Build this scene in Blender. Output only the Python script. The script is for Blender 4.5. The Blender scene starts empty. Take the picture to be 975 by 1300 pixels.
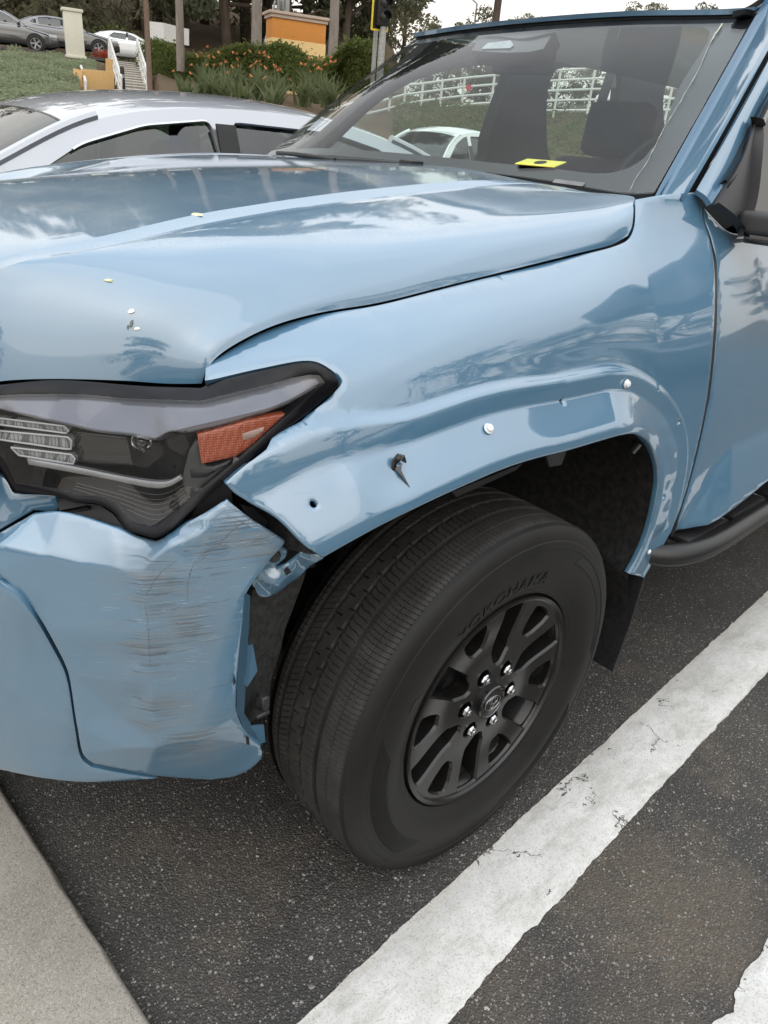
import bpy, bmesh, math, random
import numpy as np
from mathutils import Vector, Matrix, geometry
random.seed(7); RNG = np.random.default_rng(7)
SC = bpy.context.scene
COL = SC.collection
# ------------------------------------------------------------ camera
CAM = np.array([-0.99863, -0.65398, 1.35857]); YAW, PITCH, ROLL, FPX = 0.783387, 0.463607, 0.095263, 951.647
IW, IH = 975.0, 1300.0
_f = np.array([math.sin(YAW)*math.cos(PITCH), math.cos(YAW)*math.cos(PITCH), -math.sin(PITCH)])
_r = np.array([math.cos(YAW), -math.sin(YAW), 0.0]); _u = np.cross(_r, _f)
CR = _r*math.cos(ROLL)+_u*math.sin(ROLL); CU = -_r*math.sin(ROLL)+_u*math.cos(ROLL); CF = _f
cd = bpy.data.cameras.new('camera'); cam = bpy.data.objects.new('camera', cd); COL.objects.link(cam)
cd.sensor_fit = 'VERTICAL'; cd.sensor_height = 24.0; cd.sensor_width = 18.0; cd.lens = FPX/IH*24.0
cd.clip_start = 0.02; cd.clip_end = 2000
cam.matrix_world = Matrix(((CR[0], CU[0], -CF[0], CAM[0]), (CR[1], CU[1], -CF[1], CAM[1]), (CR[2], CU[2], -CF[2], CAM[2]), (0, 0, 0, 1)))
SC.camera = cam
# ------------------------------------------------------------ light: a pale overcast afternoon
SUN_EL, SUN_AZ = math.radians(42), math.radians(215)      # azimuth from +Y toward +X
w = bpy.data.worlds.new('World'); SC.world = w; w.use_nodes = True
nt = w.node_tree; nt.nodes.clear()
sky = nt.nodes.new('ShaderNodeTexSky'); sky.sky_type = 'NISHITA'; sky.sun_disc = False
sky.sun_elevation = SUN_EL; sky.sun_rotation = SUN_AZ; sky.dust_density = 3.0; sky.air_density = 1.0
tc = nt.nodes.new('ShaderNodeTexCoord')
mp = nt.nodes.new('ShaderNodeMapping'); mp.inputs['Scale'].default_value = (1, 1, 2.6)
nz = nt.nodes.new('ShaderNodeTexNoise'); nz.inputs['Scale'].default_value = 1.7; nz.inputs['Detail'].default_value = 5; nz.inputs['Roughness'].default_value = .55
rp = nt.nodes.new('ShaderNodeValToRGB'); rp.color_ramp.elements[0].position = .3; rp.color_ramp.elements[1].position = .72
rp.color_ramp.elements[0].color = (8.6, 8.5, 8.4, 1); rp.color_ramp.elements[1].color = (11.5, 11.0, 10.2, 1)
mx = nt.nodes.new('ShaderNodeMix'); mx.data_type = 'RGBA'; mx.inputs['Factor'].default_value = .86
bg = nt.nodes.new('ShaderNodeBackground'); bg.inputs['Strength'].default_value = .1
wo = nt.nodes.new('ShaderNodeOutputWorld')
L = nt.links.new
L(tc.outputs['Generated'], mp.inputs['Vector']); L(mp.outputs['Vector'], nz.inputs['Vector']); L(nz.outputs['Fac'], rp.inputs['Fac'])
# an overcast sky is brighter overhead than at the horizon (the standard overcast law)
sp = nt.nodes.new('ShaderNodeSeparateXYZ'); L(tc.outputs['Generated'], sp.inputs[0])
g1 = nt.nodes.new('ShaderNodeMath'); g1.operation = 'MAXIMUM'; g1.inputs[1].default_value = 0; L(sp.outputs['Z'], g1.inputs[0])
g2 = nt.nodes.new('ShaderNodeMath'); g2.operation = 'MULTIPLY_ADD'; g2.inputs[1].default_value = 1.7; g2.inputs[2].default_value = 1.42; L(g1.outputs[0], g2.inputs[0])
tn = nt.nodes.new('ShaderNodeMix'); tn.data_type = 'RGBA'; tn.inputs['A'].default_value = (1.03, .985, .93, 1); tn.inputs['B'].default_value = (.90, .985, 1.09, 1); L(g1.outputs[0], tn.inputs['Factor'])
tm = nt.nodes.new('ShaderNodeVectorMath'); tm.operation = 'MULTIPLY'; L(mx.outputs['Result'], tm.inputs[0]); L(tn.outputs['Result'], tm.inputs[1])
vm = nt.nodes.new('ShaderNodeVectorMath'); vm.operation = 'SCALE'; L(tm.outputs[0], vm.inputs[0]); L(g2.outputs[0], vm.inputs['Scale'])
L(sky.outputs['Color'], mx.inputs['A']); L(rp.outputs['Color'], mx.inputs['B']); L(vm.outputs[0], bg.inputs['Color']); L(bg.outputs['Background'], wo.inputs['Surface'])
sd = bpy.data.lights.new('sun', 'SUN'); sd.energy = 0.6; sd.angle = math.radians(70); sd.color = (1, .95, .87)
sun = bpy.data.objects.new('sun', sd); COL.objects.link(sun)
_sv = Vector((math.sin(SUN_AZ)*math.cos(SUN_EL), math.cos(SUN_AZ)*math.cos(SUN_EL), math.sin(SUN_EL)))
sun.rotation_euler = _sv.to_track_quat('Z', 'Y').to_euler(); sun.location = (0, -6, 12)
SC.view_settings.view_transform = 'Standard'; SC.view_settings.look = 'None'; SC.view_settings.exposure = -0.22; SC.view_settings.gamma = 1.0
SC.render.engine = 'CYCLES'; SC.cycles.max_bounces = 8; SC.cycles.transparent_max_bounces = 16; SC.cycles.caustics_reflective = False; SC.cycles.caustics_refractive = False
SC.cycles.use_denoising = True

# ------------------------------------------------------------ node helpers
def new_mat(name):
    m = bpy.data.materials.new(name); m.use_nodes = True
    nt = m.node_tree; b = nt.nodes['Principled BSDF']
    return m, nt, b
def nd(nt, t, **k):
    n = nt.nodes.new(t)
    for a, v in k.items():
        if a in n.inputs.keys(): n.inputs[a].default_value = v
        else: setattr(n, a, v)
    return n
def c4(c): return (c[0], c[1], c[2], 1.0)
def ramp(nt, src, stops):
    r = nt.nodes.new('ShaderNodeValToRGB'); e = r.color_ramp.elements
    e[0].position, e[0].color = stops[0][0], c4(stops[0][1]); e[1].position, e[1].color = stops[-1][0], c4(stops[-1][1])
    for p, c in stops[1:-1]:
        x = e.new(p); x.color = c4(c)
    nt.links.new(src, r.inputs['Fac']); return r.outputs['Color']
def mixc(nt, fac, a, b):
    m = nt.nodes.new('ShaderNodeMix'); m.data_type = 'RGBA'
    for s, v in (('Factor', fac), ('A', a), ('B', b)):
        if hasattr(v, 'is_linked'): nt.links.new(v, m.inputs[s])
        else: m.inputs[s].default_value = v if s == 'Factor' else c4(v)
    return m.outputs['Result']
def math_(nt, op, a, b=0.0, c=None):
    m = nt.nodes.new('ShaderNodeMath'); m.operation = op
    for i, v in enumerate((a, b) if c is None else (a, b, c)):
        if hasattr(v, 'is_linked'): nt.links.new(v, m.inputs[i])
        else: m.inputs[i].default_value = v
    return m.outputs[0]
def coords(nt, scale=(1, 1, 1), rot=(0, 0, 0), loc=(0, 0, 0), kind='Object'):
    t = nt.nodes.new('ShaderNodeTexCoord'); m = nt.nodes.new('ShaderNodeMapping')
    m.inputs['Scale'].default_value = scale; m.inputs['Rotation'].default_value = rot; m.inputs['Location'].default_value = loc
    nt.links.new(t.outputs[kind], m.inputs['Vector']); return m.outputs['Vector']
def noise(nt, vec, scale, detail=4, rough=.55, out='Fac'):
    n = nd(nt, 'ShaderNodeTexNoise', Scale=scale, Detail=detail, Roughness=rough); nt.links.new(vec, n.inputs['Vector']); return n.outputs[out]
def voro(nt, vec, scale, feature='F1', out='Distance', rand=1.0):
    n = nt.nodes.new('ShaderNodeTexVoronoi'); n.feature = feature; n.inputs['Scale'].default_value = scale; n.inputs['Randomness'].default_value = rand
    nt.links.new(vec, n.inputs['Vector']); return n.outputs[out]
def bump(nt, b, h, strength=.3, dist=.01, normal='Normal'):
    n = nd(nt, 'ShaderNodeBump', Strength=strength, Distance=dist); nt.links.new(h, n.inputs['Height']); nt.links.new(n.outputs['Normal'], b.inputs[normal])
def simple(name, col, rough=.5, metal=0.0, coat=0.0, spec=.5, var=.25, vscale=20, bstr=.0, bdist=.002, bscale=None, coat_rough=.05):
    m, nt, b = new_mat(name)
    v = coords(nt); n = noise(nt, v, vscale, 5)
    lo = [max(0, c*(1-var)) for c in col]; hi = [min(1, c*(1+var)) for c in col]
    nt.links.new(ramp(nt, n, [(.3, lo), (.7, hi)]), b.inputs['Base Color'])
    b.inputs['Roughness'].default_value = rough; b.inputs['Metallic'].default_value = metal
    b.inputs['Specular IOR Level'].default_value = spec; b.inputs['Coat Weight'].default_value = coat; b.inputs['Coat Roughness'].default_value = coat_rough
    if bstr: bump(nt, b, noise(nt, v, bscale or vscale*3, 6), bstr, bdist)
    return m

# ------------------------------------------------------------ object helpers
WM = {}
def wm(o): return WM.get(o.name, Matrix.Identity(4))
def link(o, parent=None):
    COL.objects.link(o)
    if parent is not None:
        o.parent = parent; o.matrix_parent_inverse = wm(parent).inverted()
    return o
def tag(o, label=None, cat=None, group=None, kind=None):
    for k, v in (('label', label), ('category', cat), ('group', group), ('kind', kind)):
        if v: o[k] = v
    return o
def thing(name, label, cat, loc=(0, 0, 0), group=None, kind=None):
    o = bpy.data.objects.new(name, None); COL.objects.link(o); o.location = loc; o.empty_display_size = .2
    WM[o.name] = Matrix.Translation(loc); return tag(o, label, cat, group, kind)
def mob(name, V, F, m, parent=None, smooth=True, angle=38, kind=None, label=None):
    me = bpy.data.meshes.new(name); me.from_pydata([tuple(map(float, v)) for v in V], [], [tuple(map(int, f)) for f in F]); me.update()
    return fin(name, me, m, parent, smooth, angle, kind, label)
def fin(name, me, m, parent=None, smooth=True, angle=38, kind=None, label=None):
    if smooth:
        me.shade_smooth()
        if angle: me.set_sharp_from_angle(angle=math.radians(angle))
    for x in (m if isinstance(m, (list, tuple)) else [m]): me.materials.append(x)
    o = bpy.data.objects.new(name, me); link(o, parent)
    if kind: o['kind'] = kind
    if label: o['label'] = label
    return o
def bmob(name, bm, m, parent=None, smooth=True, angle=38, kind=None, label=None, recalc=True):
    if recalc: bmesh.ops.recalc_face_normals(bm, faces=bm.faces)
    me = bpy.data.meshes.new(name); bm.to_mesh(me); bm.free(); return fin(name, me, m, parent, smooth, angle, kind, label)
def copy_tree(o, parent=None):
    c = o.copy(); COL.objects.link(c)
    if parent is not None: c.parent = parent
    for ch in list(o.children): copy_tree(ch, c)
    return c
def add_box(bm, c, s, R=None, bev=0.0, seg=2):
    r = bmesh.ops.create_cube(bm, size=1.0); vs = r['verts']
    M = Matrix.Translation(c) @ (R.to_4x4() if R is not None else Matrix.Identity(4)) @ Matrix.Diagonal((*s, 1))
    bmesh.ops.transform(bm, matrix=M, verts=vs)
    if bev: bmesh.ops.bevel(bm, geom=list({e for v in vs for e in v.link_edges}), offset=bev, segments=seg, affect='EDGES', profile=.6)
def box(name, c, s, m, parent=None, R=None, bev=0.0, seg=2, **k):
    bm = bmesh.new(); add_box(bm, c, s, R, bev, seg); return bmob(name, bm, m, parent, **k)
def add_tube(bm, pts, rad, n=10, cap=True, flat=None):
    pts = [Vector(p) for p in pts]; k = len(pts); rings = []; up = None
    rad = rad if isinstance(rad, (list, tuple)) else [rad]*k
    for i, p in enumerate(pts):
        t = (pts[min(i+1, k-1)]-pts[max(i-1, 0)]).normalized()
        if up is None: up = Vector((0, 0, 1)) if abs(t.z) < .9 else Vector((1, 0, 0))
        a = t.cross(up).normalized(); b = a.cross(t).normalized(); up = b
        fa, fb = flat or (1, 1)
        rings.append([bm.verts.new(p+a*(math.cos(2*math.pi*j/n)*rad[i]*fa)+b*(math.sin(2*math.pi*j/n)*rad[i]*fb)) for j in range(n)])
    for i in range(k-1):
        for j in range(n): bm.faces.new((rings[i][j], rings[i][(j+1) % n], rings[i+1][(j+1) % n], rings[i+1][j]))
    if cap: bm.faces.new(rings[0][::-1]); bm.faces.new(rings[-1])
def tube(name, pts, rad, m, parent=None, n=10, flat=None, **k):
    bm = bmesh.new(); add_tube(bm, pts, rad, n, True, flat); return bmob(name, bm, m, parent, **k)
def add_lathe(bm, prof, n=48, M=None):   # prof: (radius, axial); axis = local z
    M = M or Matrix.Identity(4); rings = []
    for r, z in prof:
        rings.append([bm.verts.new(M @ Vector((r*math.cos(2*math.pi*j/n), r*math.sin(2*math.pi*j/n), z))) for j in range(n)] if r > 1e-6 else [bm.verts.new(M @ Vector((0, 0, z)))])
    for a, b in zip(rings[:-1], rings[1:]):
        for j in range(n):
            q = [a[j % len(a)], a[(j+1) % len(a)], b[(j+1) % len(b)], b[j % len(b)]]; u = []
            for v in q:
                if v not in u: u.append(v)
            if len(u) > 2: bm.faces.new(u)
def lathe(name, prof, m, parent=None, n=48, M=None, **k):
    bm = bmesh.new(); add_lathe(bm, prof, n, M); return bmob(name, bm, m, parent, **k)

# ------------------------------------------------------------ the photograph's viewing rays (used to place things in the world)
def rays(px):
    px = np.atleast_2d(np.array(px, float)); return CF+((px[:, 0]-IW/2)/FPX)[:, None]*CR-((px[:, 1]-IH/2)/FPX)[:, None]*CU
def at(px, py, x=None, y=None, z=None):
    d = rays([(px, py)])[0]
    t = (y-CAM[1])/d[1] if y is not None else (x-CAM[0])/d[0] if x is not None else (z-CAM[2])/d[2]
    return CAM+t*d
def P3(l): return np.array([at(a[0], a[1], y=a[2]) for a in l])
def cr(P, n, closed=False):     # Catmull-Rom (centripetal-ish) through points, n samples per span
    P = np.array(P, float); k = len(P); out = []
    if k == 2: return np.array([P[0]+(P[1]-P[0])*i/n for i in range(n)]+[P[1]])
    for i in range(k if closed else k-1):
        if closed: p0, p1, p2, p3 = P[(i-1) % k], P[i], P[(i+1) % k], P[(i+2) % k]
        else:
            p1, p2 = P[i], P[i+1]; p0 = P[i-1] if i else 2*p1-p2; p3 = P[i+2] if i+2 < k else 2*p2-p1
        l0, l1, l2 = [max(np.linalg.norm(b-a), 1e-9)**.5 for a, b in ((p0, p1), (p1, p2), (p2, p3))]
        m1 = ((p1-p0)/l0-(p2-p0)/(l0+l1)+(p2-p1)/l1)*l1; m2 = ((p2-p1)/l1-(p3-p1)/(l1+l2)+(p3-p2)/l2)*l1
        for j in range(n):
            t = j/n; out.append((2*t**3-3*t*t+1)*p1+(t**3-2*t*t+t)*m1+(-2*t**3+3*t*t)*p2+(t**3-t*t)*m2)
    if not closed: out.append(P[-1])
    return np.array(out)
def resample(P, n):
    P = np.array(P, float); s = np.r_[0, np.cumsum(np.linalg.norm(np.diff(P, axis=0), axis=1))]
    q = np.linspace(0, s[-1], n); return np.stack([np.interp(q, s, P[:, i]) for i in range(P.shape[1])], 1)
def inside(pts, poly):
    x, y = pts[:, 0], pts[:, 1]; r = np.zeros(len(pts), bool); j = len(poly)-1
    for i in range(len(poly)):
        xi, yi, xj, yj = *poly[i], *poly[j]
        c = ((yi > y) != (yj > y)) & (x < (xj-xi)*(y-yi)/((yj-yi) if abs(yj-yi) > 1e-12 else 1e-12)+xi); r ^= c; j = i
    return r
def seg_dist(pts, poly, closed=True):
    A = np.array(poly); B = np.roll(A, -1, 0) if closed else A[1:]; A = A if closed else A[:-1]
    best = np.full(len(pts), 1e9); 
    for a, b in zip(A, B):
        e = b-a; L2 = max(e@e, 1e-12); t = np.clip(((pts-a)@e)/L2, 0, 1); d = np.linalg.norm(pts-a-t[:, None]*e, axis=1); best = np.minimum(best, d)
    return best
def densify(P, res):
    P = np.array(P, float); out = []
    for i in range(len(P)):
        a, b = P[i], P[(i+1) % len(P)]; k = max(1, int(np.ceil(np.linalg.norm(b-a)/res)))
        out += [a+(b-a)*j/k for j in range(k)]
    return np.array(out)
def area2(P): x, y = P[:, 0], P[:, 1]; return np.sum(x*np.roll(y, -1)-np.roll(x, -1)*y)
def cdt(outer, holes, res, extra=None, inset=0.0):
    """triangulate a 2-D outline with holes and inner points; returns uv, tris, boundary flag"""
    outer = densify(outer, res); outer = outer if area2(outer) > 0 else outer[::-1]
    hs = []
    for h in holes:
        h = densify(h, res*.6); hs.append(h if area2(h) < 0 else h[::-1])
    loops = [outer]+hs; pts = []; edges = []; nb = 0
    for lp in loops:
        k = len(lp); edges += [(nb+i, nb+(i+1) % k) for i in range(k)]; pts.append(lp); nb += k
    ins = []
    if inset:
        for lp in loops:
            t = np.roll(lp, -1, 0)-np.roll(lp, 1, 0); t /= np.maximum(np.linalg.norm(t, axis=1), 1e-9)[:, None]
            q = lp+np.stack([-t[:, 1], t[:, 0]], 1)*inset; ins.append(q)
    lo, hi = outer.min(0), outer.max(0); h = res*.866
    gx = np.arange(lo[0], hi[0], res); gy = np.arange(lo[1], hi[1], h)
    G = np.array([(x+(res/2 if j % 2 else 0), y) for j, y in enumerate(gy) for x in gx])
    cand = [G] if extra is None else [extra, G]
    keep = []; 
    for ci, c in enumerate(cand):
        if not len(c): continue
        c = c[inside(c, outer)]
        for hh in hs: c = c[~inside(c, hh)]
        dmin = max(res*.55, inset*1.5) if ci == len(cand)-1 else max(res*.3, inset*1.3)
        for lp in loops: c = c[seg_dist(c, lp) > dmin]
        if ci == 1 and len(extra):
            ex = set((int(round(a/res)), int(round(b/res))) for a, b in extra); c = np.array([p for p in c if (int(round(p[0]/res)), int(round(p[1]/res))) not in ex]).reshape(-1, 2)
        keep.append(c)
    if inset:
        q = np.concatenate(ins); q = q[inside(q, outer)]
        for hh in hs: q = q[~inside(q, hh)]
        for lp in loops: q = q[seg_dist(q, lp) > inset*.7]
        keep.append(q)
    allp = np.concatenate(pts+keep)
    r = geometry.delaunay_2d_cdt([Vector(p) for p in allp], edges, [], 0, 1e-7)
    uv = np.array([tuple(v) for v in r[0]]); tri = np.array([f for f in r[2] if len(f) == 3])
    cen = uv[tri].mean(1); ok = inside(cen, outer)
    for hh in hs: ok &= ~inside(cen, hh)
    tri = tri[ok]
    bnd = np.zeros(len(uv), bool)
    for i, o in enumerate(r[3]):
        if any(k < nb for k in o): bnd[i] = True
    return uv, tri, bnd
def shell(name, V, T, N, bnd_drop, thick, m, parent, angle=38, kind=None, label=None):
    """surface with its rim folded inward by thick along -N"""
    V = np.array(V); T = np.array(T); ed = {}
    for t in T:
        for a, b in ((t[0], t[1]), (t[1], t[2]), (t[2], t[0])): ed[(a, b)] = 1
    be = [(a, b) for (a, b) in ed if (b, a) not in ed]
    idx = {}; VV = [tuple(v) for v in V]; F = [tuple(t) for t in T]
    if thick:
        for a, b in be:
            for q in (a, b):
                if q not in idx: idx[q] = len(VV); VV.append(tuple(V[q]-N[q]*thick))
        F += [(b, a, idx[a], idx[b]) for a, b in be]
    return mob(name, VV, F, m, parent, True, angle, kind, label)

class TPS:
    def __init__(s, uv, w, lam=1e-5):
        s.p = np.array(uv, float); n = len(s.p); K = s.k(s.p, s.p)+lam*np.eye(n); Q = np.c_[np.ones(n), s.p]
        A = np.zeros((n+3, n+3)); A[:n, :n] = K; A[:n, n:] = Q; A[n:, :n] = Q.T
        s.c = np.linalg.solve(A, np.r_[np.array(w, float), 0, 0, 0])
    def k(s, a, b):
        d = ((a[:, None, :]-b[None, :, :])**2).sum(2); return .5*d*np.log(d+1e-12)
    def __call__(s, uv):
        uv = np.atleast_2d(uv); out = []
        for i in range(0, len(uv), 4000):
            q = uv[i:i+4000]; out.append(s.k(q, s.p)@s.c[:-3]+np.c_[np.ones(len(q)), q]@s.c[-3:])
        return np.concatenate(out)
class Surf:
    """height field w = F(u,v) in its own frame (origin O, outward axis W)"""
    def __init__(s, pts3, W, O=None, up=(0, 0, 1), lam=1e-5, extra=None, fit=False):
        s.W = np.array(W, float)/np.linalg.norm(W); s.O = np.array(pts3).mean(0) if O is None else np.array(O, float)
        s.U = np.cross(up, s.W); s.U /= np.linalg.norm(s.U); s.Vx = np.cross(s.W, s.U)
        L = s.loc(pts3); s.t = TPS(L[:, :2], L[:, 2]-(extra(L[:, :2]) if fit else 0), lam); s.extra = extra; s.m = L[:, 2].mean()
    def loc(s, P): d = np.atleast_2d(P)-s.O; return np.stack([d@s.U, d@s.Vx, d@s.W], 1)
    def F(s, uv, ex=True):
        w = s.t(uv); return w+s.extra(uv) if (ex and s.extra is not None) else w
    def P(s, uv, off=0.0, ex=True):
        uv = np.atleast_2d(uv); return s.O+uv[:, :1]*s.U+uv[:, 1:2]*s.Vx+(s.F(uv, ex)+off)[:, None]*s.W
    def N(s, uv, e=.002):
        uv = np.atleast_2d(uv); fu = (s.F(uv+[e, 0])-s.F(uv-[e, 0]))/(2*e); fv = (s.F(uv+[0, e])-s.F(uv-[0, e]))/(2*e)
        n = s.W-fu[:, None]*s.U-fv[:, None]*s.Vx; return n/np.linalg.norm(n, axis=1)[:, None]
    def hit(s, px, off=0.0, ex=True):
        D = rays(px); dw = D@s.W; t = ((s.O-CAM)@s.W+s.m)/dw; lo = None
        for i in range(40):
            X = CAM+t[:, None]*D; l = s.loc(X); e = l[:, 2]-s.F(l[:, :2], ex)-off; t = t-.7*e/dw
        X = CAM+t[:, None]*D; return s.loc(X)[:, :2]
def tents(pts3, W, up, lines):
    """sharp folds along pixel polylines (px, py, y): (line, strength, radius, reach)"""
    S0 = Surf(pts3, W, up=up); Ls = [(S0.loc(P3(l))[:, :2], k, r, m) for l, k, r, m in lines]
    def ex(uv):
        o = np.zeros(len(uv))
        for l, k, r, m in Ls:
            d = seg_dist(uv, cr(l, 5), False); e = np.sqrt(d*d+r*r)-r; o -= k*m*np.tanh(e/m)
        return o
    return ex
class Facets:
    """height over (u,v) from flat triangles between the given points, edges eased over a small radius"""
    def __init__(s, uv, w, r=.004):
        t = TPS(uv, w, 1e-4); lo, hi = uv.min(0), uv.max(0); c = (lo+hi)/2; a = np.linspace(0, 2*np.pi, 17)[:-1]; ring = c+np.stack([np.cos(a), np.sin(a)], 1)*(hi-lo)*1.0
        cw_ = t(ring); s.p = np.r_[uv, ring]; s.w = np.r_[w, np.clip(cw_, w.min()-.1, w.max()+.1)]; s.r = r
        q = geometry.delaunay_2d_cdt([Vector(x) for x in s.p], [], [], 0, 1e-9); s.P = np.array([tuple(x) for x in q[0]]); s.T = np.array(q[2]); s.W = np.array([s.w[o[0]] for o in q[3]])
    def lin(s, uv):
        out = np.zeros(len(uv)); done = np.zeros(len(uv), bool)
        for a, b, c in s.T:
            A, B, C = s.P[a], s.P[b], s.P[c]; d = (B[1]-C[1])*(A[0]-C[0])+(C[0]-B[0])*(A[1]-C[1])
            if abs(d) < 1e-12: continue
            l1 = ((B[1]-C[1])*(uv[:, 0]-C[0])+(C[0]-B[0])*(uv[:, 1]-C[1]))/d; l2 = ((C[1]-A[1])*(uv[:, 0]-C[0])+(A[0]-C[0])*(uv[:, 1]-C[1]))/d; l3 = 1-l1-l2
            m = (~done) & (l1 > -1e-6) & (l2 > -1e-6) & (l3 > -1e-6); out[m] = (l1*s.W[a]+l2*s.W[b]+l3*s.W[c])[m]; done |= m
        return out
    def __call__(s, uv):
        uv = np.atleast_2d(uv); o = 2*s.lin(uv)
        for k in range(6): o = o+s.lin(uv+s.r*np.array([math.cos(k*math.pi/3), math.sin(k*math.pi/3)]))
        return o/8
def crease_pts(S, lines, offs=(0, .0012, -.0012, .0035, -.0035, .007, -.007), step=.006):
    o = []
    for l in lines:
        c = S.hit([(a, b) for a, b, _ in cr(np.array(l), 6)]); n = max(4, int(np.linalg.norm(np.diff(c, axis=0), axis=1).sum()/step)); c = resample(c, n)
        t = np.gradient(c, axis=0); t /= np.linalg.norm(t, axis=1)[:, None]; q = np.stack([-t[:, 1], t[:, 0]], 1); o += [c+q*k for k in offs]
    return np.concatenate(o)
def outl(segs, n=6):
    """outline from segments: each a list of pixels, splined inside, cornered where two segments meet"""
    out = []
    for sg in segs:
        c = cr(sg, n) if len(sg) > 2 else np.array(sg, float); out += list(c[:-1])
    return np.array(out)
def panel(name, S, outline, m, parent=None, res=.012, holes=(), thick=.012, off=0.0, roll=.0025, drop=.0015, extra=None, label=None, kind=None, uvout=None, angle=38):
    o = S.hit(outline, off) if uvout is None else uvout
    hs = [S.hit(h, off) if isinstance(h, np.ndarray) or isinstance(h, list) else h[0] for h in holes]
    uv, tri, bnd = cdt(o, hs, res, extra, roll)
    V = S.P(uv, off); N = S.N(uv); V[bnd] -= N[bnd]*drop
    return shell(name, V, tri, N, drop, thick, m, parent, angle, kind, label)
class Loft:
    """rows of 3-D points splined along and across; L(s,t): s along a row, t across rows"""
    def __init__(s, rows, n=80, sub=8, sharp=(), smooth=0):
        R = np.array([resample(cr(r, 12), n) if len(r) > 2 else resample(r, n) for r in rows])
        for _ in range(smooth): R[:, 1:-1] = .25*R[:, :-2]+.5*R[:, 1:-1]+.25*R[:, 2:]
        cuts = [0]+list(sharp)+[len(R)-1]; G = []
        for a, b in zip(cuts[:-1], cuts[1:]):
            g = np.stack([cr(R[a:b+1, i], sub) for i in range(n)], 1); G.append(g if b == len(R)-1 else g[:-1])
        s.G = np.concatenate(G)                                        # (T, n, 3)
    def __call__(s, st):
        st = np.atleast_2d(st); T, n, _ = s.G.shape; a = np.clip(st[:, 0], 0, 1)*(n-1); b = np.clip(st[:, 1], 0, 1)*(T-1)
        i = np.minimum(a.astype(int), n-2); j = np.minimum(b.astype(int), T-2); fa = (a-i)[:, None]; fb = (b-j)[:, None]; G = s.G
        return (G[j, i]*(1-fa)+G[j, i+1]*fa)*(1-fb)+(G[j+1, i]*(1-fa)+G[j+1, i+1]*fa)*fb
    def mesh(s, name, m, parent=None, thick=.0, flip=False, **k):
        T, n, _ = s.G.shape; V = s.G.reshape(-1, 3); F = []
        for j in range(T-1):
            for i in range(n-1):
                q = (j*n+i, j*n+i+1, (j+1)*n+i+1, (j+1)*n+i); F.append(q[::-1] if flip else q)
        if thick:
            du = np.gradient(s.G, axis=1); dv = np.gradient(s.G, axis=0); N = np.cross(du, dv).reshape(-1, 3); N /= np.maximum(np.linalg.norm(N, axis=1), 1e-9)[:, None]
            N = -N if flip else N
            b = [(0, i) for i in range(n)]+[(j, n-1) for j in range(1, T)]+[(T-1, i) for i in range(n-2, -1, -1)]+[(j, 0) for j in range(T-2, 0, -1)]
            b = [j*n+i for j, i in b]; base = len(V); V = np.concatenate([V, V[b]-N[b]*thick]); kb = len(b)
            for q in range(kb):
                f = (b[q], base+q, base+(q+1) % kb, b[(q+1) % kb]); F.append(f[::-1] if flip else f)
        return mob(name, V, F, m, parent, **k)
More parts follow.
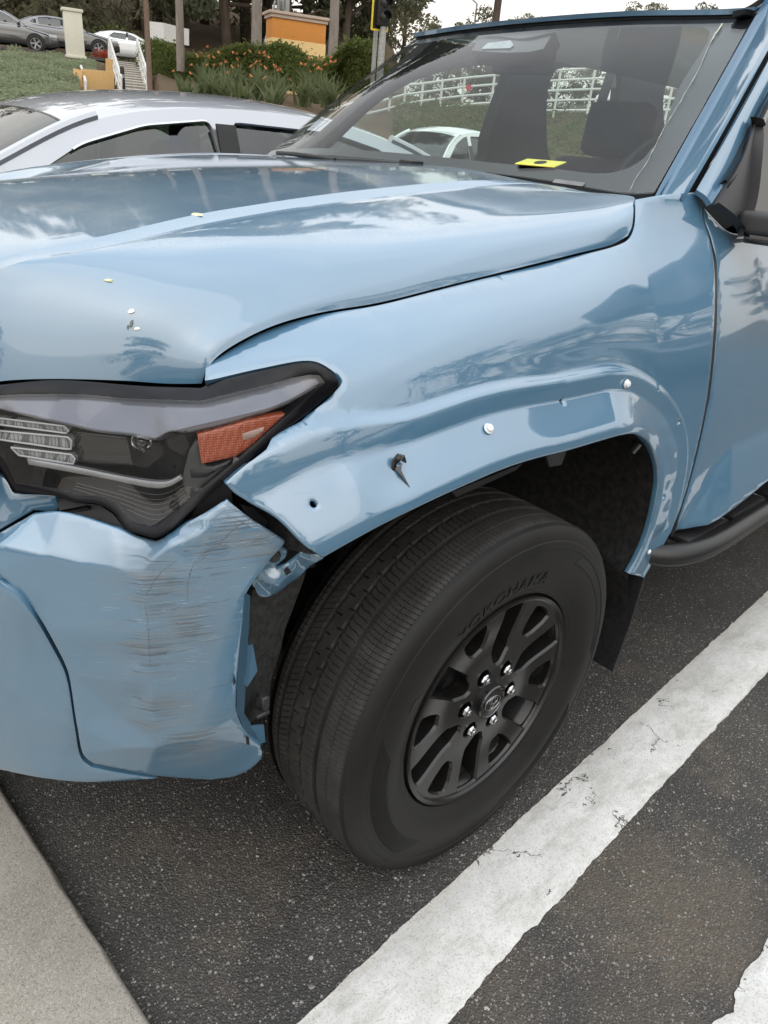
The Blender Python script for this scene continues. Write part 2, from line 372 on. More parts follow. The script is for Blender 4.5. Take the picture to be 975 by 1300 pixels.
# ============================================================ materials
M = {}
def paint(name, col, rough=.38):
    m, nt, b = new_mat(name); v = coords(nt)
    nt.links.new(ramp(nt, noise(nt, v, 3.0, 4), [(.3, [c*.97 for c in col]), (.7, [c*1.03 for c in col])]), b.inputs['Base Color'])
    b.inputs['Roughness'].default_value = rough; b.inputs['Specular IOR Level'].default_value = .4
    b.inputs['Coat Weight'].default_value = 1.0; b.inputs['Coat Roughness'].default_value = .02; b.inputs['Coat IOR'].default_value = 2.1
    # a film of dust and the faint orange peel of sprayed lacquer
    d = noise(nt, v, 900, 2); bump(nt, b, noise(nt, v, 260, 2), .012, .002, 'Coat Normal')
    r = math_(nt, 'MULTIPLY_ADD', d, .05, rough-.02); nt.links.new(r, b.inputs['Roughness'])
    return m
BLUE = (.072, .168, .262)
M['paint'] = paint('blue_paint', BLUE)
def scuffed():
    m, nt, b = new_mat('scuffed_blue_paint')
    v = coords(nt)
    def spot(px, py, y, r):
        g = nt.nodes.new('ShaderNodeVectorMath'); g.operation = 'DISTANCE'; nt.links.new(v, g.inputs[0]); g.inputs[1].default_value = tuple(at(px, py, y=y))
        mr = nt.nodes.new('ShaderNodeMapRange'); mr.inputs['From Min'].default_value = r; mr.inputs['From Max'].default_value = r*.15; nt.links.new(g.outputs['Value'], mr.inputs['Value']); return mr.outputs[0]
    def mx_(l):
        o = l[0]
        for q in l[1:]: o = math_(nt, 'MAXIMUM', o, q)
        return o
    rot = (0, 0, math.radians(32))
    zone = mx_([spot(200, 745, .11, .10), spot(190, 830, .115, .10), spot(300, 665, .075, .09), spot(270, 700, .085, .08), spot(330, 690, .07, .07), spot(205, 905, .12, .09), spot(240, 940, .11, .11), spot(240, 800, .09, .07)])
    wide = mx_([spot(240, 800, .1, .30), spot(320, 650, .08, .25)])
    sc1 = noise(nt, coords(nt, (6, 6, 420), rot), 1.0, 6, .75)        # long fine horizontal scrapes
    sc2 = noise(nt, coords(nt, (22, 22, 520), (0, math.radians(7), math.radians(32))), 1.0, 5, .7)
    brk = noise(nt, v, 26, 3)
    t1 = math_(nt, 'SUBTRACT', math_(nt, 'ADD', sc1, math_(nt, 'MULTIPLY', zone, .26)), .765)
    t1 = math_(nt, 'MULTIPLY', math_(nt, 'MAXIMUM', t1, 0), 9); t1 = math_(nt, 'MINIMUM', t1, .7)
    t1 = math_(nt, 'MULTIPLY', t1, math_(nt, 'GREATER_THAN', math_(nt, 'ADD', brk, math_(nt, 'MULTIPLY', zone, .3)), .62))
    haze = math_(nt, 'MULTIPLY', math_(nt, 'MULTIPLY', zone, math_(nt, 'MINIMUM', math_(nt, 'MULTIPLY', math_(nt, 'MAXIMUM', math_(nt, 'SUBTRACT', noise(nt, coords(nt, (11, 11, 46), rot), 1, 6, .65), .36), 0), 4.0), 1.0)), .75)
    t2 = math_(nt, 'SUBTRACT', math_(nt, 'ADD', sc2, math_(nt, 'MULTIPLY', wide, .16)), .745); t2 = math_(nt, 'MINIMUM', math_(nt, 'MULTIPLY', math_(nt, 'MAXIMUM', t2, 0), 8), .7)
    col = mixc(nt, haze, BLUE, (.20, .212, .215)); col = mixc(nt, t2, col, (.36, .48, .58)); col = mixc(nt, t1, col, (.075, .073, .070))
    nt.links.new(col, b.inputs['Base Color'])
    rr = math_(nt, 'ADD', .38, math_(nt, 'MULTIPLY', haze, .4)); nt.links.new(rr, b.inputs['Roughness'])
    cw = math_(nt, 'SUBTRACT', 1.0, math_(nt, 'MINIMUM', math_(nt, 'ADD', math_(nt, 'MULTIPLY', haze, 1.6), math_(nt, 'ADD', t1, t2)), 1.0)); nt.links.new(cw, b.inputs['Coat Weight'])
    b.inputs['Coat Roughness'].default_value = .05; b.inputs['Coat IOR'].default_value = 2.1
    bump(nt, b, math_(nt, 'SUBTRACT', math_(nt, 'MULTIPLY', haze, .3), math_(nt, 'ADD', t1, t2)), .35, .0015)
    return m
M['scuff'] = scuffed()
def fender_mat():
    m, nt, b = new_mat('scratched_blue_paint'); v = coords(nt)
    def spot(px, py, y, r):
        g = nt.nodes.new('ShaderNodeVectorMath'); g.operation = 'DISTANCE'; nt.links.new(v, g.inputs[0]); g.inputs[1].default_value = tuple(at(px, py, y=y))
        mr = nt.nodes.new('ShaderNodeMapRange'); mr.inputs['From Min'].default_value = r; mr.inputs['From Max'].default_value = r*.2; nt.links.new(g.outputs['Value'], mr.inputs['Value']); return mr.outputs[0]
    z = math_(nt, 'MAXIMUM', math_(nt, 'MAXIMUM', spot(385, 605, .06, .09), spot(330, 640, .09, .09)), spot(470, 440, .09, .07))
    sc = noise(nt, coords(nt, (10, 10, 330), (0, math.radians(-14), 0)), 1, 6, .7)
    t = math_(nt, 'SUBTRACT', math_(nt, 'ADD', sc, math_(nt, 'MULTIPLY', z, .16)), .75); t = math_(nt, 'MINIMUM', math_(nt, 'MULTIPLY', math_(nt, 'MAXIMUM', t, 0), 9), .8)
    nt.links.new(mixc(nt, t, BLUE, (.07, .065, .06)), b.inputs['Base Color'])
    b.inputs['Roughness'].default_value = .38; b.inputs['Specular IOR Level'].default_value = .4
    nt.links.new(math_(nt, 'SUBTRACT', 1.0, t), b.inputs['Coat Weight']); b.inputs['Coat Roughness'].default_value = .02; b.inputs['Coat IOR'].default_value = 2.1
    bump(nt, b, noise(nt, v, 260, 2), .012, .002, 'Coat Normal')
    return m
M['fender'] = fender_mat()
def hood_mat():
    m = paint('dusty_blue_paint', BLUE); nt = m.node_tree; b = nt.nodes['Principled BSDF']; v = coords(nt)
    n = math_(nt, 'MULTIPLY', noise(nt, v, 420, 3, .7), noise(nt, v, 9, 4))
    t = math_(nt, 'ADD', math_(nt, 'MINIMUM', math_(nt, 'MULTIPLY', math_(nt, 'MAXIMUM', math_(nt, 'SUBTRACT', n, .25), 0), 3.0), .35), .10)
    ge = nt.nodes.new('ShaderNodeNewGeometry'); sx = nt.nodes.new('ShaderNodeSeparateXYZ'); nt.links.new(ge.outputs['Normal'], sx.inputs[0])      # dust settles where the sheet lies flat
    fl = nt.nodes.new('ShaderNodeMapRange'); fl.inputs['From Min'].default_value = .90; fl.inputs['From Max'].default_value = .985; nt.links.new(sx.outputs['Z'], fl.inputs['Value']); t = math_(nt, 'MULTIPLY', t, fl.outputs[0])
    src = b.inputs['Base Color'].links[0].from_socket
    nt.links.new(mixc(nt, t, src, (.40, .44, .46)), b.inputs['Base Color'])
    nt.links.new(math_(nt, 'MULTIPLY_ADD', t, .16, .02), b.inputs['Coat Roughness'])
    return m
M['hood'] = hood_mat()
M['black'] = simple('black_plastic', (.012, .012, .013), .45, spec=.4, bstr=.05, vscale=60)
M['gloss_black'] = simple('gloss_black_plastic', (.008, .008, .009), .12, spec=.6, coat=.6, vscale=40)
M['trim'] = simple('grey_black_trim', (.035, .034, .036), .5, bstr=.25, bdist=.0004, vscale=700, var=.3)
M['liner'] = simple('felt_wheel_liner', (.022, .021, .021), .85, spec=.3, bstr=.8, bdist=.004, vscale=60, bscale=220, var=.6)
M['shield'] = simple('textured_splash_shield', (.03, .03, .03), .8, spec=.3, bstr=.7, bdist=.002, vscale=90, bscale=400, var=.5)
M['flap'] = simple('rubber_mud_flap', (.014, .014, .015), .6, spec=.35, bstr=.2, bdist=.001, vscale=80, var=.4)
M['dark'] = simple('dark_metal', (.02, .02, .021), .6, metal=.3, bstr=.3, bdist=.002, vscale=40, var=.5)
M['rim'] = simple('satin_black_wheel', (.013, .0122, .0116), .24, metal=.25, spec=.6, bstr=.08, bdist=.0004, vscale=300, var=.2)
M['chrome'] = simple('chrome', (.62, .62, .63), .12, metal=1.0, var=.06)
M['steel'] = simple('brake_steel', (.25, .26, .28), .38, metal=.9, bstr=.1, vscale=80)
M['step'] = simple('powder_coated_black', (.012, .012, .0125), .38, spec=.5, bstr=.2, bdist=.0005, vscale=200, bscale=900)
M['white_clip'] = simple('white_nylon', (.72, .73, .72), .45, var=.06)
def tyre_mat():
    m, nt, b = new_mat('tyre_rubber'); v = coords(nt)
    n = noise(nt, v, 14, 6, .65); f = noise(nt, v, 300, 3)
    col = ramp(nt, n, [(.32, (.020, .019, .018)), (.55, (.031, .0295, .028)), (.75, (.048, .0455, .042))])
    col = mixc(nt, math_(nt, 'MULTIPLY', math_(nt, 'GREATER_THAN', f, .70), .45), col, (.13, .12, .105))
    nt.links.new(col, b.inputs['Base Color']); b.inputs['Roughness'].default_value = .62; b.inputs['Specular IOR Level'].default_value = .35
    bump(nt, b, noise(nt, v, 500, 4), .12, .0006); return m
M['tyre'] = tyre_mat()
def side_mat():
    m, nt, b = new_mat('tyre_sidewall'); v = coords(nt); n = noise(nt, v, 9, 6, .6)
    nt.links.new(ramp(nt, n, [(.3, (.0085, .0083, .0082)), (.7, (.0145, .0135, .013))]), b.inputs['Base Color']); nt.links.new(math_(nt, 'MULTIPLY_ADD', n, .2, .42), b.inputs['Roughness'])
    b.inputs['Specular IOR Level'].default_value = .28; bump(nt, b, noise(nt, v, 380, 3), .06, .0005); return m
M['sidewall'] = side_mat()
def glass(name, tint, ior=1.5, base=.0, rough=.0):
    m, nt, b = new_mat(name); nt.nodes.remove(b); o = nt.nodes['Material Output']
    t = nd(nt, 'ShaderNodeBsdfTransparent', Color=c4(tint)); g = nd(nt, 'ShaderNodeBsdfGlossy', Roughness=rough); fr = nd(nt, 'ShaderNodeFresnel', IOR=ior)
    nt.nodes.remove(fr); v = coords(nt); sm = noise(nt, v, 6, 4)
    lw = nt.nodes.new('ShaderNodeLayerWeight'); lw.inputs['Blend'].default_value = .5      # Schlick reflectance, alike from either side of the pane
    f0 = ((ior-1)/(ior+1))**2+base
    f = math_(nt, 'MULTIPLY_ADD', math_(nt, 'POWER', lw.outputs['Facing'], 5.0), 1-f0, f0); f = math_(nt, 'MINIMUM', math_(nt, 'MULTIPLY', f, math_(nt, 'MULTIPLY_ADD', sm, .2, .9)), 1.0)
    mxs = nt.nodes.new('ShaderNodeMixShader'); nt.links.new(f, mxs.inputs[0]); nt.links.new(t.outputs[0], mxs.inputs[1]); nt.links.new(g.outputs[0], mxs.inputs[2]); nt.links.new(mxs.outputs[0], o.inputs['Surface']); return m
M['windshield'] = glass('windshield_glass', (.84, .90, .90), 1.45, .010)
M['side_glass'] = glass('tinted_side_glass', (.20, .22, .22), 1.8, .06)
M['lens'] = glass('headlamp_lens', (.90, .91, .92), 1.5, .012)
M['car_glass'] = glass('car_glass', (.30, .36, .33), 1.6, .05)
M['frit'] = simple('black_glass_border', (.010, .009, .011), .25, spec=.5)
M['cabin'] = simple('dark_cabin_trim', (.018, .019, .020), .85, spec=.2, bstr=.2, vscale=90)
M['seat'] = simple('grey_seat_cloth', (.030, .033, .035), .9, spec=.2, bstr=.4, bdist=.001, vscale=200)
M['card'] = simple('yellow_card', (.78, .70, .10), .7, var=.06)
# ============================================================ the damaged blue suv
suv = thing('suv', 'blue suv with crumpled front bumper corner and bare wheel arch', 'suv', (0, .95, 0))
# ---- fender: height field y(X, Z) with the stepped wheel-arch flange
FC = []
def sec(X, l): FC.extend([(X, y, z) for z, y in l])
sec(-.56, [(.80, .118), (.90, .110), (.95, .112), (1.0, .122), (1.05, .155), (1.07, .195)])
sec(-.43, [(.80, .066), (.90, .060), (.97, .064), (1.03, .082), (1.07, .115), (1.105, .185)])
sec(-.22, [(.80, .045), (.95, .045), (1.0, .050), (1.05, .064), (1.09, .090), (1.12, .137), (1.137, .178)])
sec(.05, [(.80, .040), (.95, .042), (1.03, .050), (1.08, .062), (1.12, .083), (1.15, .120), (1.17, .163)])
sec(.25, [(.80, .032), (.97, .036), (1.05, .042), (1.10, .053), (1.15, .084), (1.18, .118), (1.20, .155)])
sec(.39, [(.55, .03), (.80, .02), (.97, .027), (1.07, .036), (1.12, .050), (1.16, .075), (1.19, .103), (1.218, .142), (1.255, .158), (1.295, .168)])
sec(.60, [(.42, .02), (.58, -.008), (.75, -.014), (.92, -.004), (1.0, .008), (1.09, .028), (1.15, .048), (1.2, .071), (1.25, .10), (1.295, .127)])
LIP = [(410, 709), (440, 692), (480, 670), (520, 650), (560, 631), (600, 613), (640, 596), (680, 583), (720, 573), (764, 560), (790, 553), (808, 552), (824, 563), (834, 584), (837, 608), (832, 644), (822, 682), (808, 714), (800, 729)]
LIPC = cr(LIP, 5)
lip_xz = np.array([at(a, b, y=0.0)[[0, 2]] for a, b in LIPC])
def ss(a, b, x): t = np.clip((x-a)/(b-a), 0, 1); return t*t*(3-2*t)
def arch_step(uv):
    e0 = lip_xz[0]-lip_xz[3]; e1 = lip_xz[-1]-lip_xz[-4]; le = np.r_[[lip_xz[0]+e0/np.linalg.norm(e0)*.05], lip_xz, [lip_xz[-1]+e1/np.linalg.norm(e1)*.15]]
    d = seg_dist(uv, le, False)
    # sign: under the arch counts as outside the panel, keep d = 0 there
    amp = .066-.048*ss(.20, .47, uv[:, 0])
    k = 1-.25*ss(-.25, -.45, uv[:, 0])
    d = d*k
    h = 1.0-.70*np.clip((d-.017)/.055, 0, 1)              # flange, then the shelf sloping in
    h = np.where(d > .072, .30, h)
    h = h-.27*ss(.104, .113, d)-.03*ss(.113, .135, d)       # upright band, small ledge
    # soften the kinks
    h += .05*np.exp(-((d-.017)/.006)**2)*-.35
    fade = 1-ss(.50, .66, uv[:, 0])*ss(.42, .9, 1.1-uv[:, 1])*.0
    # crumpled rear leg of the arch
    r = ss(.38, .46, uv[:, 0])*(1-ss(.90, .98, uv[:, 1]))*ss(.50, .60, uv[:, 1])
    crumple = r*np.exp(-((d-.055)/.03)**2)*(.0016*np.sin(uv[:, 1]*47+uv[:, 0]*40)+.0008*np.sin(uv[:, 1]*101+1.0))
    f = .004*np.exp(-((uv[:, 0]+.385)/.018)**2-((d-.045)/.02)**2)-.003*np.exp(-((uv[:, 0]+.33)/.03)**2-((d-.04)/.02)**2)
    return amp*h*fade+crumple+f
SF = Surf(FC, (0, -1, 0), O=(0, 0, 0), extra=arch_step)
# the clean sheet-metal form below the bonnet gap: a section that rolls over towards the gap, swept along the car
_gap = P3([(258, 476, .192), (262, 463, .19), (330, 420, .185), (400, 398, .182), (480, 384.5, .178), (560, 364.5, .172), (640, 344.5, .165), (735, 321, .156), (790, 306, .15)])
_pz = np.polyfit(_gap[:, 0], _gap[:, 2], 3); _py = np.polyfit(_gap[:, 0], _gap[:, 1], 2)
def fender_base(uv):
    X, z = uv[:, 0], uv[:, 1]; Xc = np.clip(X, -.56, .5); zg = np.polyval(_pz, Xc); yg = np.polyval(_py, Xc)
    yb = .042+.55*np.maximum(0, -.22-X)**2-.20*np.maximum(0, X-.08)**2
    s = np.clip(zg-z, -.06, 2); y1 = yb+(yg-yb)*np.exp(-s/.050)
    A = np.interp(X, [.2, .39, .6], [.165, .175, .155]); zc = np.interp(X, [.2, .39, .6], [1.165, 1.175, 1.20]); y2 = yb+A/(1+np.exp(-(z-zc)/.055))
    t = ss(.12, .50, X); return -(y1*(1-t)+y2*t)
SF.t = fender_base
for _ in range(2): lip_xz = SF.hit(LIPC)
FEND = outl([[(261, 466), (265, 462), (330, 422.3), (400, 400.2), (480, 386.6), (560, 366.6), (640, 346.6), (735, 323.4), (784, 311), (799, 302.5), (806, 286), (807, 253)],
             [(807, 253), (845, 247), (886, 244)], [(886, 244), (890, 256), (893.4, 278), (901.4, 303), (906.5, 330), (908.5, 380), (905.5, 440), (897.5, 510), (881.4, 585), (866.2, 640), (850.8, 680)],
             [(850, 680), (818, 734)], [(818, 734), (800, 729)], LIP[::-1], [(410, 709), (388, 693), (351, 657), (300, 628), (286, 614)],
             [(286, 614), (300, 601), (360, 552), (424, 499), (434, 484), (412, 463), (392, 457), (330, 467), (268, 481), (260, 482)], [(260, 482), (261, 466)]], 6)
# iso-distance rows of points so that the steps of the arch are crisp
ex = []
tl = np.gradient(lip_xz, axis=0); tl /= np.linalg.norm(tl, axis=1)[:, None]; nl = np.stack([-tl[:, 1], tl[:, 0]], 1)
if nl[len(nl)//2, 1] < 0: nl = -nl
for dd in (.006, .011, .0145, .017, .0195, .023, .030, .038, .046, .054, .062, .068, .072, .076, .083, .090, .097, .102, .105, .1085, .112, .115, .119, .124, .132, .142):
    q = resample(lip_xz+nl*dd, 190); q = q[seg_dist(q, lip_xz, False) > dd*.93]; ex.append(q)
def dot(px, py, S, r, off=0): 
    c = S.hit([(px, py)], off)[0]; a = np.linspace(0, 2*np.pi, 11)[:-1]; return (c+np.stack([np.cos(a), np.sin(a)], 1)*r,)
FHOLES = [dot(398, 640, SF, .0042), (dot(713, 510, SF, .0042)), dot(837, 493, SF, .0042), dot(862, 536, SF, .0042), dot(843, 631, SF, .004)]
fender = panel('fender', SF, FEND, M['fender'], suv, res=.0095, holes=FHOLES, thick=.014, extra=np.concatenate(ex), angle=60)
# white push-in clips and the one broken black clip
def stud(px, py, S, parent, r, h, m, name='clip'):
    uv = S.hit([(px, py)]); p = S.P(uv)[0]; n = S.N(uv)[0]
    Mx = Matrix.Translation(p) @ Vector(n).to_track_quat('Z', 'Y').to_matrix().to_4x4()
    return lathe(name, [(r*.55, -.004), (r*.55, .001), (r, .0015), (r*1.02, .003), (r*.8, .0045), (r*.72, h), (r*.45, h+.0018), (0, h+.0022)], m, parent, 20, Mx)
stud(619, 545, SF, fender, .0085, .0075, M['white_clip'], 'white_clip'); stud(794, 487, SF, fender, .0085, .0075, M['white_clip'], 'white_clip'); stud(823, 700, SF, fender, .006, .004, M['white_clip'], 'white_clip')
def black_clip():
    uv = SF.hit([(504, 590)]); p = Vector(SF.P(uv)[0]); n = Vector(SF.N(uv)[0]); ux = Vector((1, 0, 0)); uz = n.cross(ux).normalized()
    if uz.z < 0: uz = -uz
    ux = uz.cross(n).normalized(); ux = ux if ux.x > 0 else -ux
    def q(a, b, c): return p+ux*a+uz*b+n*c
    bm = bmesh.new()
    add_tube(bm, [q(-.007, -.004, -.002), q(-.006, .004, .006), q(0, .008, .012), q(.006, .006, .010), q(.011, -.001, .006)], [.004, .005, .006, .005, .0015], 8)
    a = [q(-.008, -.003, .002), q(.002, -.003, .008), q(.001, -.010, .004), q(.006, -.036, .002), q(-.003, -.016, .006)]
    v = [bm.verts.new(x) for x in a]+[bm.verts.new(x-n*.003) for x in a]
    bm.faces.new(v[:5]); bm.faces.new(v[5:][::-1])
    for i in range(5): bm.faces.new((v[i], v[5+i], v[5+(i+1) % 5], v[(i+1) % 5]))
    bmob('broken_clip', bm, M['gloss_black'], fender)
black_clip()
# dark seals that sit in the shut lines
def seal(px, y0, wd=2.0):
    a = [(x-wd, yy, y) for (x, yy), y in zip(px, y0)]; b = [(x+wd, yy, y) for (x, yy), y in zip(px, y0)]
    A, B = P3(a), P3(b); V = []; F = []
    for q, (u, v) in enumerate(zip(resample(cr(A, 8), 40), resample(cr(B, 8), 40))): V += [u, v]
    F = [(2*i, 2*i+1, 2*i+3, 2*i+2) for i in range(39)]; mob('shut_line_seal', V, F, M['black'], suv, True, None)
_g = [(888, 250), (891, 268), (898, 292), (906, 318), (909, 380), (906, 440), (898, 510), (882, 586), (867, 641), (853, 681)]
seal(_g, [float(v)+.004 for v in SF.P(SF.hit(_g))[:, 1]])
# ---- hood
HR = [[(256, 487, .195), (258, 476, .192), (262, 463, .19), (330, 420, .185), (400, 398, .182), (480, 384.5, .178), (560, 364.5, .172), (640, 344.5, .165), (735, 321, .156), (780, 309.5, .151), (797, 299, .15)],
      [(250, 487, .198), (250, 470, .197), (264, 445, .194), (330, 408, .190), (400, 386, .186), (480, 372, .182), (560, 351, .177), (640, 333, .171), (735, 312, .160), (785, 300, .153), (802, 288, .155)],
      [(215, 487, .220), (216, 450, .222), (245, 420, .216), (330, 380, .208), (400, 360, .204), (480, 346, .199), (560, 328, .193), (640, 310, .188), (735, 293, .175), (785, 282, .164), (804, 272, .166)],
      [(150, 483, .252), (150, 432, .258), (182, 392, .254), (240, 366, .246), (330, 342, .237), (400, 328, .233), (480, 316, .230), (560, 301, .226), (640, 288, .220), (740, 272, .205), (785, 265, .19), (804, 259, .182)],
      [(60, 481, .296), (60, 425, .303), (80, 382, .306), (135, 347, .297), (245, 320, .286), (330, 304, .284), (400, 295, .288), (480, 286, .292), (560, 275, .297), (640, 264, .30), (735, 254.5, .275), (785, 251, .235), (803, 249.5, .215)],
      [(0, 484, .326), (-4, 420, .335), (8, 370, .342), (60, 334, .335), (120, 319, .328), (245, 292, .346), (330, 277, .363), (400, 266, .378), (490, 255, .40), (600, 243, .43), (690, 238, .42), (745, 243.5, .335)],
      [(-40, 492, .350), (-45, 420, .362), (-36, 364, .37), (0, 338, .355), (120, 316.5, .345), (245, 287, .370), (330, 271, .392), (400, 260, .408), (490, 249, .432), (600, 237.5, .465), (680, 233, .47), (716, 237.5, .405)],
      [(-80, 500, .40), (-85, 420, .41), (-70, 360, .42), (0, 326, .385), (120, 302, .372), (245, 273, .395), (330, 259, .415), (400, 248.5, .43), (490, 238, .455), (600, 229, .485), (676, 231, .50)]]
HR3 = [P3(r) for r in HR]
mid = np.array([(-.90, .95, 1.06), (-.89, .95, 1.13), (-.82, .95, 1.178), (-.70, .95, 1.198), (-.49, .95, 1.224), (-.29, .95, 1.246), (-.08, .95, 1.265), (.2, .95, 1.282), (.45, .95, 1.292), (.60, .95, 1.297)])
q1 = .45*HR3[-1][[0, 1, 2, 3, 4, 5, 7, 8, 9, 10]]+.55*mid; q1[:, 2] += .006
far = P3([(-60, 262, 1.46), (0, 240, 1.46), (130, 206, 1.46), (250, 197, 1.46), (330, 198, 1.46), (395, 201, 1.46)]); far = np.r_[[(-.8, 1.46, 1.05), (-.74, 1.46, 1.14)], far]
far2 = P3([(-60, 238, 1.6), (0, 219, 1.6), (130, 202.5, 1.6), (250, 195, 1.6), (345, 198, 1.6)]); far2 = np.r_[[(-.74, 1.6, 1.05), (-.66, 1.6, 1.13)], far2]
far3 = far2+np.array([0, .06, -.03]); far4 = far2+np.array([0, .12, -.16])
hoodL = Loft(HR3+[q1, mid, far, far2, far3, far4], n=140, sub=7, sharp=(6, 7), smooth=14)
hood = hoodL.mesh('hood', M['hood'], suv, thick=.012, flip=False, angle=17)
# ---- windshield
WB = P3([(836, 243, .22), (800, 245, .29), (700, 229, .52), (600, 216, .78), (490, 203, 1.08), (400, 196, 1.36), (338, 197, 1.66)])
WT = P3([(957, 19, .365), (930, 21, .41), (800, 23, .66), (700, 29, .88), (600, 38.5, 1.17), (526, 49, 1.50)])
WMd = .5*(resample(cr(WB, 8), 9)+resample(cr(WT, 8), 9)); nrm = np.array([-.75, 0, .66])
WMd += nrm*(.032*np.sin(np.linspace(0, np.pi, 9))**.6+.004)[:, None]
WL = Loft([WB, WMd, WT], n=60, sub=16)
def wpts(poly, res, holes=()):
    S = 1.5; uv, tri, b = cdt(np.array(poly)*[S, 1], [np.array(h)*[S, 1] for h in holes], res); return WL(uv/[S, 1]), tri
def rrect(a0, b0, a1, b1, r, n=6):
    o = []
    for cx_, cy_, s in ((a1-r, b0+r, -90), (a1-r, b1-r, 0), (a0+r, b1-r, 90), (a0+r, b0+r, 180)):
        for i in range(n+1): t = math.radians(s+90*i/n); o.append((cx_+r*math.cos(t)*.7 if 0 else cx_+r*math.cos(t), cy_+r*math.sin(t)))
    return o
WIN = [(.058, .17), (.11, .082), (.25, .062), (.5, .056), (.8, .052), (.91, .056), (.94, .12), (.95, .5), (.945, .88), (.92, .93), (.6, .925), (.5, .88), (.42, .925), (.2, .94), (.095, .94), (.07, .90), (.062, .55)]
V, T = wpts([(0, 0), (1, 0), (1, 1), (0, 1)], .05)
windshield = mob('windshield', V, T, M['windshield'], suv, True, None)
V, T = wpts([(0, 0), (1, 0), (1, 1), (0, 1)], .03, [cr(WIN, 4, True)])
mob('glass_border', V-nrm*.004, T, M['frit'], windshield, True, None)
# crack / dried streak down the driver's side of the glass
st = [(917, 30), (905, 48), (890, 80), (868, 120), (850, 150), (835, 178), (822, 205), (808, 225), (799, 243)]
def wproj(px, off=.0012):
    d = rays([px])[0]; p = WL([(.2, .5)])[0]
    G = WL.G.reshape(-1, 3); t = ((p-CAM)@nrm)/(d@nrm)
    for _ in range(12):
        X = CAM+t*d; k = np.argmin(((G-X)**2).sum(1)); t = ((G[k]-CAM)@nrm+off)/(d@nrm)
    return CAM+t*d
bm = bmesh.new(); sp = [Vector(wproj(p, .003)) for p in cr(st, 4)]; sp = [a+Vector((0, RNG.normal()*.001, RNG.normal()*.001)) for a in sp]
add_tube(bm, sp, [.0022 if i < 5 else .0005+.0003*math.sin(i*2.1) for i in range(len(sp))], 5, flat=(1, .35))
bmob('sap_streak', bm, simple('pale_sap', (.40, .40, .32), .8, var=.5, vscale=120), windshield)
# ---- roof, pillars
r0 = resample(cr(WT, 8), 30)+np.array([-.004, 0, .004]); rows = [r0]
bow = np.sin(np.linspace(.12, np.pi-.06, 30))**.7
for dx, dz, sy in ((.02, .012, 1.0), (.10, .030, 1.0), (.4, .055, 1.01), (1.2, .07, 1.03), (2.4, .065, 1.03), (3.35, .035, 1.02)):
    r = r0.copy(); r[:, 1] = .93+(r[:, 1]-.93)*sy; dz = dz*bow; r[:, 0] = r[:, 0]*(1-min(1, dx))+min(1, dx)*(r0[15, 0]+.1)+dx; r[:, 2] = r[:, 2]*(1-min(1, dx*1.5))+min(1, dx*1.5)*r0[15, 2]+dz; rows.append(r)
roof = Loft(rows, n=40, sub=6).mesh('roof', M['paint'], suv, thick=.012)
def strip(name, A, B, bulge, m, parent=suv, out=(-.3, -.8, .4), n=30, thick=.012, **k):
    A = resample(cr(P3(A), 8), n); B = resample(cr(P3(B), 8), n); o = np.array(out)/np.linalg.norm(out); C = .5*(A+B)+o*bulge
    return Loft([A, C, B], n=n, sub=6).mesh(name, m, parent, thick=thick, **k)
strip('pillar', [(834, 256, .20), (841, 243, .210), (884, 166, .258), (921, 100, .295), (960, 30, .345), (985, -14, .37)], [(867, 258, .135), (875, 243, .135), (912, 178, .155), (955, 100, .19), (978, 58, .212), (1012, -4, .25)], .012, M['paint'])
strip('pillar_seal', [(826, 256, .215), (834, 243, .224), (876, 166, .266), (914, 100, .304), (955, 28, .352), (980, -14, .38)], [(834, 256, .203), (841, 244, .212), (884, 167, .258), (921, 101, .295), (960, 31, .345), (985, -13, .37)], .002, M['frit'], thick=.006)
strip('shut_line_seal', [(868, 252, .170), (908, 180, .190), (951, 102, .225), (980, 50, .245), (1012, -10, .27)], [(884, 252, .155), (924, 180, .175), (968, 102, .21), (998, 50, .23), (1032, -10, .26)], 0, M['black'], thick=.004)
Loft([resample(cr(WT, 8), 30)-nrm*.006+[.0, 0, -.012], resample(cr(WT, 8), 30)+[.006, 0, .004], r0+[.012, 0, .010]], n=40, sub=3).mesh('roof_seal', M['black'], suv)
strip('roof_trim', [(930, 22, .40), (950, 15, .39), (978, -4, .40)], [(955, 20, .362), (968, 8, .37), (985, -10, .385)], .008, M['black'])
# ---- door
DC = []
for X, k in ((.585, 0), (.80, 1), (1.1, 1.6), (1.6, 2), (2.2, 2)):
    DC += [(X, y-.006*k, z) for z, y in ((.44, .02), (.58, -.006), (.75, -.012), (.92, -.003), (1.0, .009), (1.09, .028), (1.15, .048), (1.2, .071), (1.25, .10), (1.30, .127))]
DLINE = None
def door_extra(uv):
    if DLINE is None: return np.zeros(len(uv))
    zl = np.interp(uv[:, 0], DLINE[:, 0], DLINE[:, 1]); d = zl-uv[:, 1]
    return .042*np.clip(d/.16, 0, 1)*ss(.0, .02, d)-.05*ss(.225, .26, d)
SD = Surf(DC, (0, -1, 0), O=(0, 0, 0), extra=door_extra)
DLINE = SD.hit([(858, 676), (880, 640), (905, 592), (930, 562), (975, 541), (1050, 500)])
DLINE = DLINE[np.argsort(DLINE[:, 0])]
_dl = SD.hit(outl([[(893, 262), (906, 276), (923, 292), (938, 297), (975, 289)]], 6)); _dr = SD.hit(outl([[(975, 611), (856, 676)], [(856, 676), (868, 642), (884, 587), (900, 510), (908, 440), (911, 380), (909, 330), (904, 303), (896, 280), (893, 262)]], 6)); _db = SD.hit([(975, 289), (975, 611)])
DOOR = np.r_[_dl, _db[:1], [(1.645, _db[0, 1]-.02), (1.645, _db[1, 1]-.0)], _dr]
